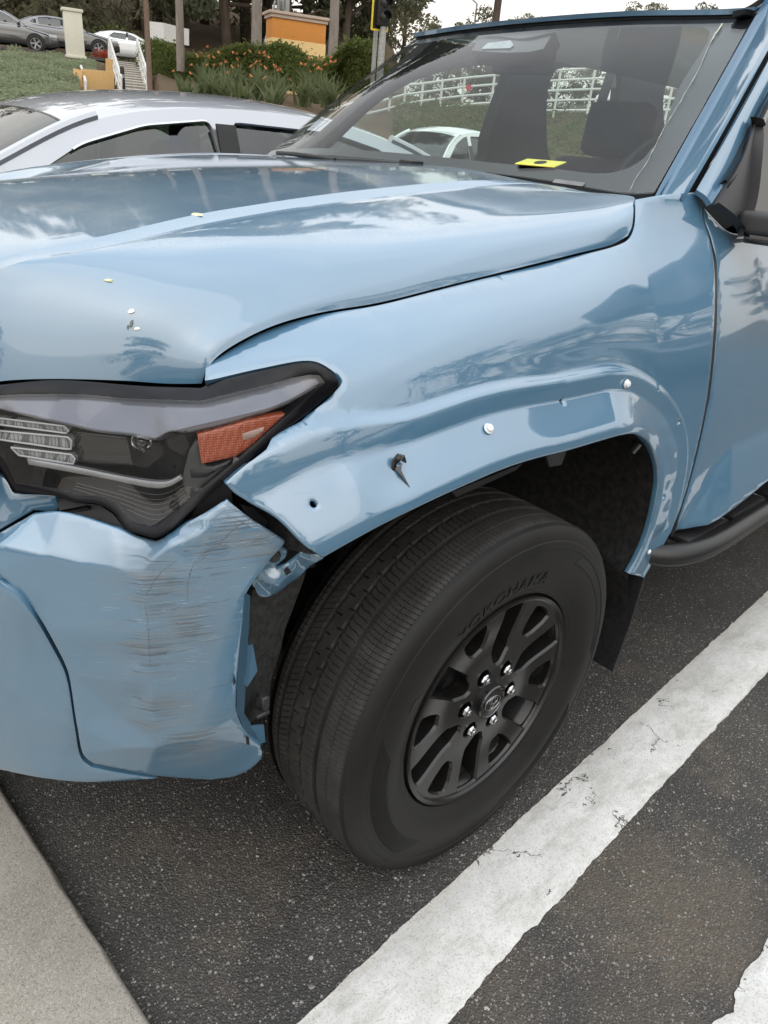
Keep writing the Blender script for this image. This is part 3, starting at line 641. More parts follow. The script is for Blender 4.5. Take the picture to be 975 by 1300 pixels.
door = panel('door', SD, None, M['paint'], suv, res=.014, thick=.02, angle=50, uvout=DOOR)
strip('door_frame', [(881, 246, .126), (918, 178, .148), (961, 100, .185), (985, 58, .21), (1030, -15, .25)], [(897, 262, .100), (930, 207, .122), (955, 154, .148), (975, 114, .165), (1030, 20, .215)], .004, M['paint'], door)
strip('window_seal', [(914, 233, .108), (929, 207, .121), (954, 155, .147), (975, 115, .164), (1030, 20, .214)], [(917, 237, .107), (934, 212, .120), (957, 159, .146), (977, 119, .162), (1032, 24, .212)], .003, M['black'], door)
sail = strip('mirror_sail', [(901, 262, .093), (915, 238, .104), (935, 205, .118), (955, 158, .140)], [(938, 295, .068), (950, 252, .085), (955, 205, .110), (957, 160, .138)], .006, M['trim'], door, thick=.02)
# window pane and the dark seal at the belt
A = [(938, 295, .075), (975, 288, .073), (1010, 280, .071)]; B = [(956, 157, .146), (980, 116, .160), (1010, 62, .185)]
Loft([P3(A), P3(B)], n=14, sub=8).mesh('window_pane', M['side_glass'], door)
strip('belt_seal', [(935, 294, .066), (975, 286, .060), (1060, 266, .055)], [(936, 299, .060), (975, 291.5, .052), (1060, 271, .05)], .003, M['black'], door)
# door mirror: foot, arm, head
mroot = at(938, 275, y=.07)
bm = bmesh.new(); add_box(bm, (mroot[0]+.06, -.03, 1.262), (.085, .22, .045), Matrix.Rotation(.15, 3, 'Z'), .012, 3)
mirror = bmob('door_mirror', bm, M['trim'], suv)
bm = bmesh.new(); add_box(bm, (mroot[0]+.055, -.04, 1.232), (.06, .20, .02), Matrix.Rotation(.15, 3, 'Z'), .006, 2); bmob('mirror_arm', bm, M['gloss_black'], mirror)
bm = bmesh.new(); add_box(bm, (mroot[0]+.13, -.235, 1.35), (.11, .27, .21), Matrix.Rotation(.12, 3, 'Z'), .045, 4); bmob('mirror_head', bm, M['gloss_black'], mirror)
# ---- wheel-arch liner, mud flap, step bar
lx = lip_xz; ln_ = nl; ly = SF.P(lx)[:, 1]; L0 = np.array([(p[0], y_+.006, p[1]) for p, y_ in zip(lx+ln_*.004, ly)]); L1 = np.array([(p[0]*1.0, .46, p[1]) for p in lx+ln_*.03]); Lm = np.array([(p[0], .2, p[1]) for p in lx+ln_*.034])
L0 = np.r_[[L0[0]+[-.004, .06, -.02]], L0, [L0[-1]+[.02, 0, -.05]], [L0[-1]+[.045, 0, -.12]]]; L1 = np.r_[[L1[0]+[-.03, 0, -.06]], L1, [L1[-1]+[.03, 0, -.05]], [L1[-1]+[.06, 0, -.12]]]; Lm = np.r_[[Lm[0]+[-.02, 0, -.05]], Lm, [Lm[-1]+[.025, 0, -.05]], [Lm[-1]+[.05, 0, -.12]]]
liner = Loft([L0, Lm, L1], n=70, sub=8).mesh('wheel_liner', M['liner'], suv, angle=70)
box('inner_wall', (0.0, .50, .70), (1.5, .04, .9), M['liner'], suv)

def disc(px, py, y, r, m, parent, nv=(-.6, -.7, .35), h=.006, name='bolt'):
    p = at(px, py, y=y); Mx = Matrix.Translation(p) @ Vector(nv).to_track_quat('Z', 'Y').to_matrix().to_4x4()
    return lathe(name, [(r, -.004), (r, .001), (r*.92, h*.5), (r*.55, h*.55), (r*.5, h), (0, h)], m, parent, 14, Mx)
for a in ((820, 641, .055), (784, 736, .06), (803, 703, .05), (808, 566, .045)): disc(*a, .010, M['trim'], liner)
plate_ = None
for pts in ([(694, 578, .03), (719, 573, .03), (713, 590, .05), (698, 593, .05)], [(575, 624, .03), (664, 588, .03), (655, 597, .05), (580, 631, .05)]):
    P_ = P3(pts); V_ = np.r_[P_, P_+np.array([0, .004, -.001])]; mob('liner_edge', V_, [(0, 1, 2, 3), (7, 6, 5, 4), (0, 4, 5, 1), (1, 5, 6, 2), (2, 6, 7, 3), (3, 7, 4, 0)], M['trim'], liner, False)
for a_, b_ in (((803, 574, .04), (812, 563, .03)), ((798, 716, .055), (807, 702, .04)), ((793, 722, .06), (800, 712, .05))):
    tube('mounting_tab', [at(a_[0], a_[1], y=a_[2]), at(b_[0], b_[1], y=b_[2])], .006, M['steel'], liner, 6, flat=(1, .4))
strip('liner_tab', [(797, 712, .06), (808, 700, .045)], [(800, 718, .055), (812, 706, .04)], .002, M['trim'], liner, thick=.004)
f0, f1 = at(817, 735, y=.0), at(779, 854, y=.0)
def flap():
    bm = bmesh.new(); th = .009; pr = []
    for P, (ya, yb) in ((f0+[0, 0, .10], (.05, .27)), (f0, (.0, .27)), (.5*(f0+f1)+[.004, 0, 0], (.0, .27)), (f1, (.004, .26))):
        pr.append([bm.verts.new((P[0]+dx, y, P[2])) for dx, y in ((0, ya), (0, (ya+yb)/2), (0, yb), (th, yb), (th, (ya+yb)/2), (th, ya))])
    for a, b in zip(pr[:-1], pr[1:]):
        for j in range(6): bm.faces.new((a[j], a[(j+1) % 6], b[(j+1) % 6], b[j]))
    bm.faces.new(pr[0]); bm.faces.new(pr[-1][::-1])
    o = bmob('mud_flap', bm, M['flap'], suv)
    for yy, zz in ((.05, .47), (.075, .415), (.12, .40)): lathe('bolt', [(.011, 0), (.011, .004), (.006, .006), (0, .006)], M['black'], o, 12, Matrix.Translation((f0[0]-.002, yy, zz)) @ Matrix.Rotation(-math.pi/2, 4, 'Y'))
flap()
s0 = at(864, 712, y=-.055); s1 = at(975, 646, y=-.055)
dx = (s1-s0); dx /= dx[0]; zb = s0[2]
step = tube('step_bar', cr([(s0[0]-.05, .17, zb-.0), (s0[0]-.045, .06, zb), (s0[0]-.02, -.005, zb), (s0[0]+.07, -.05, zb), (s0[0]+.5, -.055, zb), (s0[0]+2.0, -.055, zb)], 5), .028, M['step'], suv, 18)
tube('step_bar_inner', [(s0[0]+.02, .05, zb+.012), (s0[0]+2.0, .05, zb+.012)], .030, M['step'], step, 14)
for k in range(3):
    xa = s0[0]+.03+k*.24
    bm = bmesh.new(); add_box(bm, (xa+.12, .0, zb+.022), (.20, .085, .018), None, .006, 2); bmob('step_pad', bm, M['black'], step)
box('rocker_panel', (1.70, .06, .53), (1.85, .09, .08), M['paint'], suv, bev=.02)
# ---- bumper corner (scraped), bumper, fascia
BC = [(-40, 702, .30), (0, 676, .30), (42, 651, .252), (75, 649, .226), (140, 667, .177), (195, 686, .143), (216, 675, .124), (289, 633, .092),
      (-40, 700, .285), (0, 692, .243), (60, 705, .205), (110, 716, .172), (150, 722, .142), (178, 722, .124), (215, 692, .108), (260, 657, .094), (292, 640, .090),
      (-40, 760, .30), (0, 735, .236), (60, 800, .206), (86, 855, .203), (97, 920, .206), (108, 965, .220), (120, 780, .160), (125, 840, .172), (140, 900, .170), (150, 950, .172),
      (182, 748, .116), (186, 800, .116), (192, 870, .120), (195, 920, .127), (197, 952, .140), (238, 730, .091), (240, 800, .090), (243, 880, .094), (246, 930, .103), (240, 960, .120),
      (330, 668, .066), (362, 689, .055), (340, 715, .059), (311, 757, .066), (306, 830, .070), (301, 900, .074), (305, 930, .081), (331, 955, .083), (332, 965, .088), (300, 985, .118), (268, 991, .138), (190, 983, .170), (150, 976, .190), (118, 971, .212)]
# flat pressed planes: shelf, front face, scraped side face, turned-under lower edge
FCT = [(-40, 702, .285), (0, 676, .268), (42, 651, .250), (75, 649, .224), (140, 667, .176), (195, 686, .142), (216, 675, .124), (289, 633, .092),
       (-40, 702, .283), (0, 692, .243), (60, 705, .205), (110, 716, .172), (150, 722, .144), (178, 722, .124), (215, 692, .108), (260, 657, .094), (292, 640, .088),
       (-40, 770, .292), (0, 735, .240), (60, 800, .206), (86, 855, .199), (97, 920, .200), (106, 958, .206),
       (182, 748, .117), (186, 800, .1165), (192, 870, .119), (195, 920, .124), (197, 948, .131), (148, 905, .170), (150, 950, .167),
       (262, 672, .0885), (240, 735, .092), (241, 800, .093), (244, 880, .096), (248, 940, .101),
       (330, 668, .066), (362, 689, .055), (340, 715, .059), (311, 757, .066), (306, 830, .070), (301, 900, .074), (305, 928, .080), (331, 950, .083),
       (333, 965, .088), (300, 985, .118), (268, 992, .138), (190, 985, .168), (150, 978, .188), (116, 972, .208)]
SB = Surf(P3(FCT), (-.62, -.75, .22)); _l = SB.loc(P3(FCT)); SB.t = Facets(_l[:, :2], _l[:, 2])
DENT = [(SB.hit([(a, b)])[0], h, r) for a, b, h, r in ((168, 838, -.0025, .014), (172, 885, -.0025, .012), (280, 690, -.002, .012), (300, 672, .0015, .008), (215, 905, -.0015, .02))]
SB.extra = lambda uv: sum(h*np.exp(-((uv-c)**2).sum(1)/r**2) for c, h, r in DENT)
BLINES = [([(-40, 702, 0), (0, 692, 0), (60, 705, 0), (110, 716, 0), (150, 722, 0), (178, 722, 0), (215, 692, 0), (260, 657, 0), (292, 640, 0)],), ([(178, 722, 0), (182, 748, 0), (186, 800, 0), (192, 870, 0), (195, 920, 0), (197, 948, 0)],),
          ([(262, 672, 0), (240, 735, 0), (241, 800, 0), (244, 880, 0), (248, 940, 0)],), ([(106, 958, 0), (150, 950, 0), (197, 948, 0), (248, 940, 0), (305, 928, 0)],)]
CORNER = outl([[(-40, 699), (0, 675), (43, 651)], [(43, 651), (75, 649), (140, 667), (180, 683), (198, 686), (216, 676), (250, 656), (288, 633)], [(288, 633), (293, 638), (325, 663), (362, 687)], [(362, 687), (361, 691), (340, 715), (318, 745), (311, 757)], [(311, 757), (308, 790), (304, 830), (300, 880), (300, 902), (310, 926), (331, 947)],
               [(331, 947), (332, 963), (305, 984), (268, 991)], [(268, 991), (200, 986), (150, 977), (118, 970)], [(118, 970), (106, 960), (97, 920), (86, 855), (70, 820), (40, 772), (0, 731), (-40, 706)]], 5)
corner = panel('bumper_corner', SB, CORNER, M['scuff'], suv, res=.0085, thick=.010, extra=crease_pts(SB, [b_[0] for b_ in BLINES]), angle=60, label='scraped and creased bumper corner')
BM_ = [q for q in BC if q[0] < 125 or q[1] > 945]+[(150, 800, .17), (186, 850, .14)]+[(0, 850, .275), (0, 975, .345), (60, 988, .27), (-40, 850, .32), (-40, 970, .40), (60, 900, .232), (20, 800, .235)]
SB2 = Surf(P3(BM_), (-.62, -.75, .22), lam=6e-5)
bumper = panel('bumper', SB2, outl([[(-40, 713), (0, 738), (38, 778), (67, 825), (83, 858), (94, 922), (103, 964), (116, 975)], [(116, 975), (150, 982), (198, 989)], [(198, 989), (110, 994), (50, 988), (0, 978), (-40, 970)], [(-40, 970), (-40, 713)]], 5), M['paint'], suv, res=.012, off=-.002, thick=.02)
SG = Surf(P3([(-40, 600, .38), (0, 612, .335), (15, 628, .318), (68, 631, .268), (70, 648, .272), (42, 650, .295), (0, 674, .32), (-40, 697, .345)]), (-.62, -.75, .22), lam=1e-4)
panel('fascia', SG, outl([[(-40, 600), (0, 604), (17, 627)], [(17, 627), (69, 630)], [(69, 630), (72, 648), (42, 648)], [(42, 648), (0, 672), (-40, 696)], [(-40, 696), (-40, 600)]], 4), M['paint'], suv, res=.01, thick=.01)
# gouges left by whatever scraped the corner
bm = bmesh.new()
for l, r in (([(188, 774), (215, 774), (240, 771)], .0009), ([(180, 757), (212, 755), (236, 755)], .0006), ([(182, 780), (222, 779)], .0005), ([(240, 771), (270, 766), (302, 758)], .0005), ([(238, 765), (238, 740), (246, 715), (262, 700)], .0008),
             ([(262, 700), (276, 690), (296, 672), (312, 660)], .0009), ([(258, 703), (283, 692), (296, 697)], .0008), ([(276, 690), (288, 696)], .0012), ([(250, 716), (266, 701)], .0006), ([(232, 701), (241, 699)], .0009), ([(184, 830), (214, 829), (240, 826)], .0005), ([(160, 787), (174, 789)], .0007), ([(165, 851), (182, 854)], .0008),
             ([(166, 884), (181, 888)], .001), ([(167, 915), (181, 919), (190, 923)], .001), ([(150, 817), (174, 819)], .0005), ([(186, 800), (216, 792), (255, 791)], .0004), ([(205, 942), (225, 938), (247, 936)], .0006), ([(202, 951), (240, 950)], .0005), ([(255, 816), (300, 806)], .0004), ([(262, 875), (298, 866)], .0004), ([(285, 640), (318, 660), (352, 684)], .0005),
             ([(176, 748), (186, 752), (200, 731), (230, 705)], .0006), ([(184, 766), (188, 800), (190, 850)], .0005), ([(290, 652), (308, 664), (320, 668)], .0007), ([(300, 694), (330, 684), (345, 688)], .0006)):
    q = cr([(a+RNG.normal()*.5, b+RNG.normal()*.5) for a, b in l], 9); q = q+RNG.normal(size=q.shape)*[.35, .55]; U = SB.hit(q, 0.0); P_ = SB.P(U, .0001); add_tube(bm, [Vector(x) for x in P_], [max(.00012, r*.62*(.3+.7*math.sin(math.pi*(i+.4)/len(P_)))*RNG.uniform(.05, 1.3)) for i in range(len(P_))], 5)
bmob('gouges', bm, simple('gouge_dirt', (.11, .105, .10), .9, var=.5, vscale=90), corner, kind='stuff')
# bare flange, tabs and bracket at the torn edge
def plate(name, pts, m, parent, th=.003, nv=(-.3, -.9, .2)):
    P = P3(pts); n = np.array(nv)/np.linalg.norm(nv); k = len(P); V = np.r_[P, P-n*th]
    F = [tuple(range(k)), tuple(range(2*k-1, k-1, -1))]+[(i, k+i, k+(i+1) % k, (i+1) % k) for i in range(k)]
    return mob(name, V, F, m, parent, True, 30)
plate('flange', [(311, 752, .066), (318, 757, .085), (316, 800, .092), (312, 850, .096), (310, 905, .096), (322, 925, .094), (331, 946, .090), (310, 926, .0815), (300, 902, .076), (301, 870, .073), (304, 830, .0715), (308, 790, .068)], M['paint'], corner)
plate('flange_tab', [(308, 822, .088), (321, 818, .10), (327, 852, .10), (314, 872, .092), (308, 868, .086)], M['paint'], corner)
plate('flange_tab', [(317, 922, .09), (335, 920, .10), (337, 942, .10), (322, 948, .09)], M['paint'], corner)
for q in ([(297, 855, .0738), (299.5, 866, .0738), (296, 871, .0744)], [(312, 935, .081), (316, 936, .081), (317, 946, .081), (313, 945, .081)]): plate('slot', [(a, b, y-.004) for a, b, y in q], M['black'], corner, .001)
SK = Surf(P3([(313, 736, .10), (335, 716, .085), (353, 693, .075), (364, 705, .070), (345, 722, .080), (380, 701, .055), (388, 695, .052), (409, 709, .035), (393, 720, .055), (369, 741, .078), (348, 755, .088), (329, 757, .094), (350, 735, .070), (335, 742, .085)]), (-.4, -.85, .3), lam=1e-6, extra=lambda uv: .004*np.sin(uv[:, 0]*150+uv[:, 1]*40)*np.cos(uv[:, 1]*110))
bracket = panel('bracket', SK, outl([[(313, 737), (321, 714), (338, 704), (353, 693)], [(353, 693), (363, 701), (362, 708), (350, 719), (360, 716), (380, 702), (389, 695)], [(389, 695), (410, 710)], [(410, 710), (393, 720), (380, 733), (369, 741), (352, 754), (338, 759), (329, 757), (324, 747), (313, 737)]], 5), M['paint'], suv, res=.005, thick=.004, label='bent bumper bracket')
disc(348, 706, .068, .009, M['dark'], bracket, name='bolt')
plate('slot', [(360, 724, .066), (365, 720, .064), (370, 726, .062), (364, 731, .065)], M['black'], bracket, .001)
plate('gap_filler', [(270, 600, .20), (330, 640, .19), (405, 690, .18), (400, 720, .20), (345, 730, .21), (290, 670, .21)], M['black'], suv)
plate('guide_rail', [(305, 640, .11), (322, 645, .105), (340, 662, .10), (336, 672, .105), (318, 662, .11)], M['dark'], suv)
SS_ = Surf(P3([(330, 750, .155), (390, 715, .135), (378, 760, .155), (362, 800, .165), (348, 860, .165), (338, 908, .165), (318, 915, .15), (312, 860, .14), (314, 790, .14), (340, 820, .145)]), (-.4, -.85, .2), lam=1e-5)
shield = panel('splash_shield', SS_, outl([[(322, 750), (350, 745), (392, 716)], [(392, 716), (385, 740), (374, 770), (363, 800), (356, 830), (346, 862), (341, 906)], [(341, 906), (330, 913), (316, 918)], [(316, 918), (308, 880), (312, 800), (322, 750)]], 5), M['shield'], suv, res=.01, thick=.006)
bm = bmesh.new(); p = at(334, 890, y=.125); add_box(bm, p, (.016, .02, .028), None, .003, 1); add_box(bm, p+[-.008, -.004, -.016], (.026, .02, .008), None, .002, 1); bmob('clip', bm, M['trim'], shield)
# suspension and chassis seen through the torn corner
sus = tube('suspension_arm', [(-.30, .42, .42), (-.16, .30, .34), (-.02, .22, .30)], [.03, .028, .035], M['dark'], suv, 10)
tube('tie_rod', [(-.34, .46, .36), (-.2, .33, .37), (-.14, .24, .38)], .013, M['dark'], sus, 8)
lathe('coil_spring_seat', [(0, -.1), (.07, -.1), (.075, 0), (.06, .02), (.06, .3), (0, .3)], M['dark'], sus, 20, Matrix.Translation((-.02, .40, .5)))
box('frame_rail', (.75, .58, .50), (2.5, .09, .14), M['dark'], suv, bev=.01)
box('skid_plate', (-.35, .95, .36), (.7, 1.0, .02), M['dark'], suv, R=Matrix.Rotation(.12, 3, 'Y'))
box('engine_block', (0.0, .98, .80), (1.0, .72, .5), M['dark'], suv, bev=.05)
box('crossmember', (-.42, .70, .62), (.10, .9, .20), M['black'], suv, bev=.02)
# droppings and sap on the hood
def hpt(px, py):
    d = rays([(px, py)])[0]; G = hoodL.G.reshape(-1, 3); v = G-CAM; t = v@d/(d@d); m = t > 0; e = np.linalg.norm(v-t[:, None]*d, axis=1); e[~m] = 9; c = np.argsort(e)[:30]; return G[c[np.argmin(t[c])]]
for px, py, sx, sy, c_ in ((148, 373, .0045, .004, 'dropping_white'), (151, 383, .0022, .008, 'dropping_dark'), (154, 391, .0018, .004, 'dropping_dark'), (158, 397, .004, .0025, 'dropping_white'), (247, 253, .008, .004, 'sap_yellow'), (130, 336, .006, .003, 'sap_yellow')):
    if c_ not in M: M[c_] = simple(c_, {'dropping_white': (.75, .74, .66), 'dropping_dark': (.10, .11, .10), 'sap_yellow': (.60, .58, .36)}[c_], .6, var=.4, vscale=200)
    p_ = hpt(px, py); bm = bmesh.new(); bmesh.ops.create_icosphere(bm, subdivisions=2, radius=1)
    for v in bm.verts: v.co = Vector((v.co.x*sx*(1+.4*RNG.normal()*.5), v.co.y*sy*(1+.4*RNG.normal()*.5), v.co.z*.0012))
    nrm_h = Vector((-.25, -.35, .9)) if py < 360 else Vector((-.45, -.45, .75)); bmesh.ops.transform(bm, matrix=Matrix.Translation(p_) @ nrm_h.to_track_quat('Z', 'Y').to_matrix().to_4x4(), verts=bm.verts); bmob('spatter', bm, M[c_], hood)
# ============================================================ wheel: axis along -Y (outward), centre (0,0,.38)
WC = Vector((0, 0, .38)); RT = .3865
WMX = Matrix.Translation(WC) @ Matrix.Rotation(math.pi/2, 4, 'X')     # local z -> -Y (outward), local x -> X, local y -> Z
wheel = tag(bpy.data.objects.new('wheel', None)); link(wheel, suv)
def tyre_mesh():
    # tread cap: real grooves and sipes cut into a fine sheet
    ys = []; w0, w1 = .0, .212                       # outer shoulder .. inner shoulder (distance behind the rim face)
    NA, NL = 2520, 150; N = 63                       # 63 pitches
    t = np.linspace(0, 1, NL); lat = w0+(w1-w0)*t
    th = np.arange(NA)/NA; ph = th*N
    LAT, PH = np.meshgrid(lat, ph, indexing='ij')
    def crown(x): 
        c = (x-.106)/.106; return RT-.0045*c**2-.011*np.clip(np.abs(c)-.78, 0, 1)**2/.22**2*.8
    D = np.zeros_like(LAT)
    def frac(a): return a-np.floor(a)
    def groove(c, wd, dep, wob=0, off=0):
        d = np.abs(LAT-c-wob*np.sin(2*np.pi*PH)); D[:] = np.maximum(D, dep*np.clip((wd-d)/.0012, 0, 1))
    def sipe(lo, hi, fn, wd, dep, per=1.0, soft=.05):
        m = ((LAT > lo) & (LAT < hi)); q = frac(PH*per-fn(LAT)); d = np.minimum(q, 1-q); D[:] = np.maximum(D, m*dep*np.clip((wd-d)/soft, 0, 1))
    groove(.071, .0058, .0090); groove(.112, .0040, .0085, .0006); groove(.148, .0040, .0085, .0006); groove(.181, .0055, .0090)
    groove(.040, .0013, .004)                        # fine line along the outer shoulder block
    sipe(-.01, .0645, lambda x: .5*np.sin(x*38), .07, .0028, 4.0, .07)
    def chev(x): return np.where(x < .084, (x-.084)*30, np.where(x < .100, 0, (x-.100)*26))*1.0
    sipe(.0765, .1085, lambda x: -chev(x)*1.3, .065, .004, 3.0, .05)
    def zed(x): return np.where(x < .124, (x-.130)*3, np.where(x < .136, .42*np.clip((x-.129)/.0015, 0, 1), .42+(x-.136)*3))
    sipe(.1155, .1445, lambda x: zed(x), .045, .006, 1.0, .03)
    sipe(.1515, .1765, lambda x: (x-.151)*45, .06, .004, 3.0, .05)
    sipe(.1855, .25, lambda x: (x-.18)*14, .06, .004, 3.0, .05)
    groove(.198, .0010, .003)
    R = crown(LAT)-D; TH = 2*np.pi*th[None, :].repeat(NL, 0)
    X = R*np.cos(TH); Z = R*np.sin(TH); V = np.stack([X, LAT, Z], -1).reshape(-1, 3); 
    # flatten the contact patch a little
    F = []
    i, j = np.meshgrid(np.arange(NL-1), np.arange(NA), indexing='ij'); jn = (j+1) % NA
    Fq = np.stack([i*NA+j, (i+1)*NA+j, (i+1)*NA+jn, i*NA+jn], -1).reshape(-1, 4)
    me = bpy.data.meshes.new('tread'); me.vertices.add(len(V)); V = V+np.array(WC); V[:, 2] = np.maximum(V[:, 2], .0015)
    me.vertices.foreach_set('co', V.astype(np.float32).ravel()); me.loops.add(len(Fq)*4); me.loops.foreach_set('vertex_index', Fq.astype(np.int32).ravel())
    me.polygons.add(len(Fq)); me.polygons.foreach_set('loop_start', np.arange(0, len(Fq)*4, 4, dtype=np.int32)); me.update(calc_edges=True); me.validate()
    return fin('tread', me, M['tyre'], wheel, True, 50)
tread = tyre_mesh()
# sidewall: outward local z = -Y.  profile (r, z)
prof = [(.3835, -.004), (.3800, .0035), (.3745, .0085), (.366, .0125), (.3575, .0155), (.3555, .0158), (.3535, .0172), (.3440, .0195), (.3405, .0200), (.3390, .0188), (.330, .0205), (.316, .0222), (.300, .0225), (.286, .0208), (.272, .0165), (.262, .0115), (.2555, .0080), (.2530, .0082), (.2465, .0045), (.2390, .0010), (.2365, -.004), (.235, -.012)]
sw = lathe('sidewall', prof, M['sidewall'], wheel, 220, WMX, angle=18)
lathe('sidewall', [(.235, -.200), (.26, -.222), (.30, -.232), (.345, -.226), (.372, -.219), (.382, -.213)], M['sidewall'], wheel, 96, WMX)
def on_side(r):
    rr = [p[0] for p in prof][::-1]; zz = [p[1] for p in prof][::-1]; return float(np.interp(r, rr, zz))
# moulded lettering
def arc_text(body, size, rad, a_mid, m, name, lift=.0018, parent=wheel, spacing=1.08, flip=False):
    cu = bpy.data.curves.new('lettering', 'FONT'); cu.body = body; cu.size = size; cu.align_x = 'CENTER'; cu.space_character = spacing; cu.extrude = .0004; cu.offset = size*.012
    o = bpy.data.objects.new('tmp_text', cu); COL.objects.link(o); dg = bpy.context.evaluated_depsgraph_get(); me = bpy.data.meshes.new_from_object(o.evaluated_get(dg)); bpy.data.objects.remove(o)
    bm = bmesh.new(); bm.from_mesh(me); bmesh.ops.triangulate(bm, faces=bm.faces)
    bmesh.ops.subdivide_edges(bm, edges=[e for e in bm.edges if e.calc_length() > size*.25], cuts=2)
    for v in bm.verts:
        x, y, z = v.co; r = rad+y if not flip else rad-y; a = a_mid-x/rad if not flip else a_mid+x/rad
        q = WMX @ Vector((r*math.cos(a), r*math.sin(a), on_side(r)+lift+z)); v.co = q
    return bmob(name, bm, m, parent, True, 20)
arc_text('YOKOHAMA', .040, .268, math.radians(99), M['sidewall'], 'lettering')
# moulded serrations either side
bm = bmesh.new()
def serr(a0, a1, n, r0, r1, sl):
    for i in range(n):
        a = math.radians(a0+(a1-a0)*i/n); pts = []
        for k in range(4):
            r = r0+(r1-r0)*k/3; aa = a+math.radians(sl)*k/3; pts.append(WMX @ Vector((r*math.cos(aa), r*math.sin(aa), on_side(r)+.0005)))
        add_tube(bm, pts, .0011, 4)
serr(172, 232, 62, .300, .334, -9); serr(0, 60, 60, .318, .334, -4); serr(146, 151, 6, .275, .295, 4); serr(285, 335, 50, .31, .334, -6)
bmob('moulded_ribs', bm, M['sidewall'], wheel, True, 60, kind='stuff')
# ---- alloy: six forked spokes
RIMM = M['rim']
lathe('rim_barrel', [(.2345, -.012), (.2345, .0), (.2330, .0045), (.2290, .006), (.2250, .004), (.2215, -.004), (.2130, -.016), (.209, -.03)], RIMM, wheel, 128, WMX, angle=30)
PH0 = math.radians(112.3)
def pol(r, a): return (r*math.cos(a), r*math.sin(a))
def rounded(P, rad, n=4):
    P = [np.array(p) for p in P]; out = []
    for i, p in enumerate(P):
        a, b = P[i-1], P[(i+1) % len(P)]; u = (a-p)/np.linalg.norm(a-p); v = (b-p)/np.linalg.norm(b-p); k = min(rad, .45*np.linalg.norm(a-p), .45*np.linalg.norm(b-p))
        for j in range(n+1):
            t = j/n; out.append((1-t)**2*(p+u*k)+2*t*(1-t)*p+t*t*(p+v*k))
    return np.array(out)
d2 = math.radians
holes = []
for k in range(6):
    a = PH0-k*math.pi/3
    def lp(r, l, a=a): q = r if math.hypot(r, l) < .2195 else math.sqrt(.2195**2-l*l); return (q*math.cos(a)-l*math.sin(a), q*math.sin(a)+l*math.cos(a))
    def lg(r, l): return lp(r, l, a-math.pi/6)
    # bucket window inside the fork of a spoke, then the straight-sided slot between two spokes
    holes.append((rounded([lp(.2055, .0330), lp(.186, .0305), lp(.158, .0195), lp(.147, .010), lp(.147, -.010), lp(.158, -.0195), lp(.186, -.0305), lp(.2055, -.0330), lp(.210, -.018), lp(.2115, 0), lp(.210, .018)], .003), 'b'))
    holes.append((rounded([lg(.2135, .0295), lg(.150, .0265), lg(.112, .0250), lg(.086, .010), lg(.082, 0), lg(.086, -.010), lg(.112, -.0250), lg(.150, -.0265), lg(.2135, -.0295), lg(.216, -.016), lg(.217, 0), lg(.216, .016)], .003), 'g'))
    holes.append((np.array([pol(.06985, a)])+.0175*np.array([(math.cos(t), math.sin(t)) for t in np.linspace(0, 2*math.pi, 25)[:-1]]), 'l'))
def face_z(uv):
    r = np.hypot(uv[:, 0], uv[:, 1]); return -.012+.006*np.exp(-((r-.05)/.05)**2)-.0*r+.010*ss(.12, .222, r)
def spokes():
    outer = np.array([pol(.2225, t) for t in np.linspace(0, 2*math.pi, 121)[:-1]])
    def grow(h, e):
        t = np.roll(h, -1, 0)-np.roll(h, 1, 0); t /= np.linalg.norm(t, axis=1)[:, None]; s = 1 if area2(h) > 0 else -1
        return h+s*np.stack([t[:, 1], -t[:, 0]], 1)*e
    big = [grow(h, .0034 if k != 'l' else .0022) for h, k in holes]
    uv, tri, b = cdt(outer, big, .009)
    V = [tuple(WMX @ Vector((p[0], p[1], z))) for p, z in zip(uv, face_z(uv))]; F = [tuple(t) for t in tri]
    for (h, k), g in zip(holes, big):
        g = densify(g, .009*.6); g = g if area2(g) < 0 else g[::-1]
        n = len(g); c = g.mean(0)
        # matching inner ring
        hh = grow(g, 0) ; t = np.roll(g, -1, 0)-np.roll(g, 1, 0); t /= np.linalg.norm(t, axis=1)[:, None]; e = .0034 if k != 'l' else .0022
        ring = g+np.stack([t[:, 1], -t[:, 0]], 1)*e
        z0 = face_z(g); base = len(V); dep = .038 if k != 'l' else .018
        for (q, dz, sh) in ((g, 0, 1), (ring, -.0055 if k != 'l' else -.002, 1), (ring, -dep, 1)):
            for p, z in zip(q, z0): V.append(tuple(WMX @ Vector((p[0], p[1], z+dz))))
        for lv in range(2):
            for i in range(n):
                a, b_ = base+lv*n+i, base+lv*n+(i+1) % n; F.append((a, b_, b_+n, a+n))
        if k == 'l': F.append(tuple(base+2*n+i for i in range(n)))
    bm = bmesh.new(); vs = [bm.verts.new(v) for v in V]
    for f in F:
        try: bm.faces.new([vs[i] for i in f])
        except ValueError: pass
    bmesh.ops.remove_doubles(bm, verts=bm.verts, dist=1e-5)
    return bmob('spokes', bm, RIMM, wheel, True, 24)
spokes()
lathe('rim_well', [(.209, -.03), (.205, -.05), (.203, -.17)], M['black'], wheel, 96, WMX); lathe('rim_well', [(.222, -.03), (.222, -.014), (.2245, -.004)], RIMM, wheel, 96, WMX)
lathe('hub_carrier', [(0, -.050), (.108, -.050), (.104, -.072), (.06, -.12), (0, -.12)], M['black'], wheel, 40, WMX)
lathe('brake_disc', [(.09, -.085), (.165, -.085), (.165, -.113), (.09, -.113)], M['steel'], wheel, 64, WMX)
lathe('dust_shield', [(0, -.150), (.198, -.150), (.198, -.154), (0, -.154)], M['black'], wheel, 48, WMX)
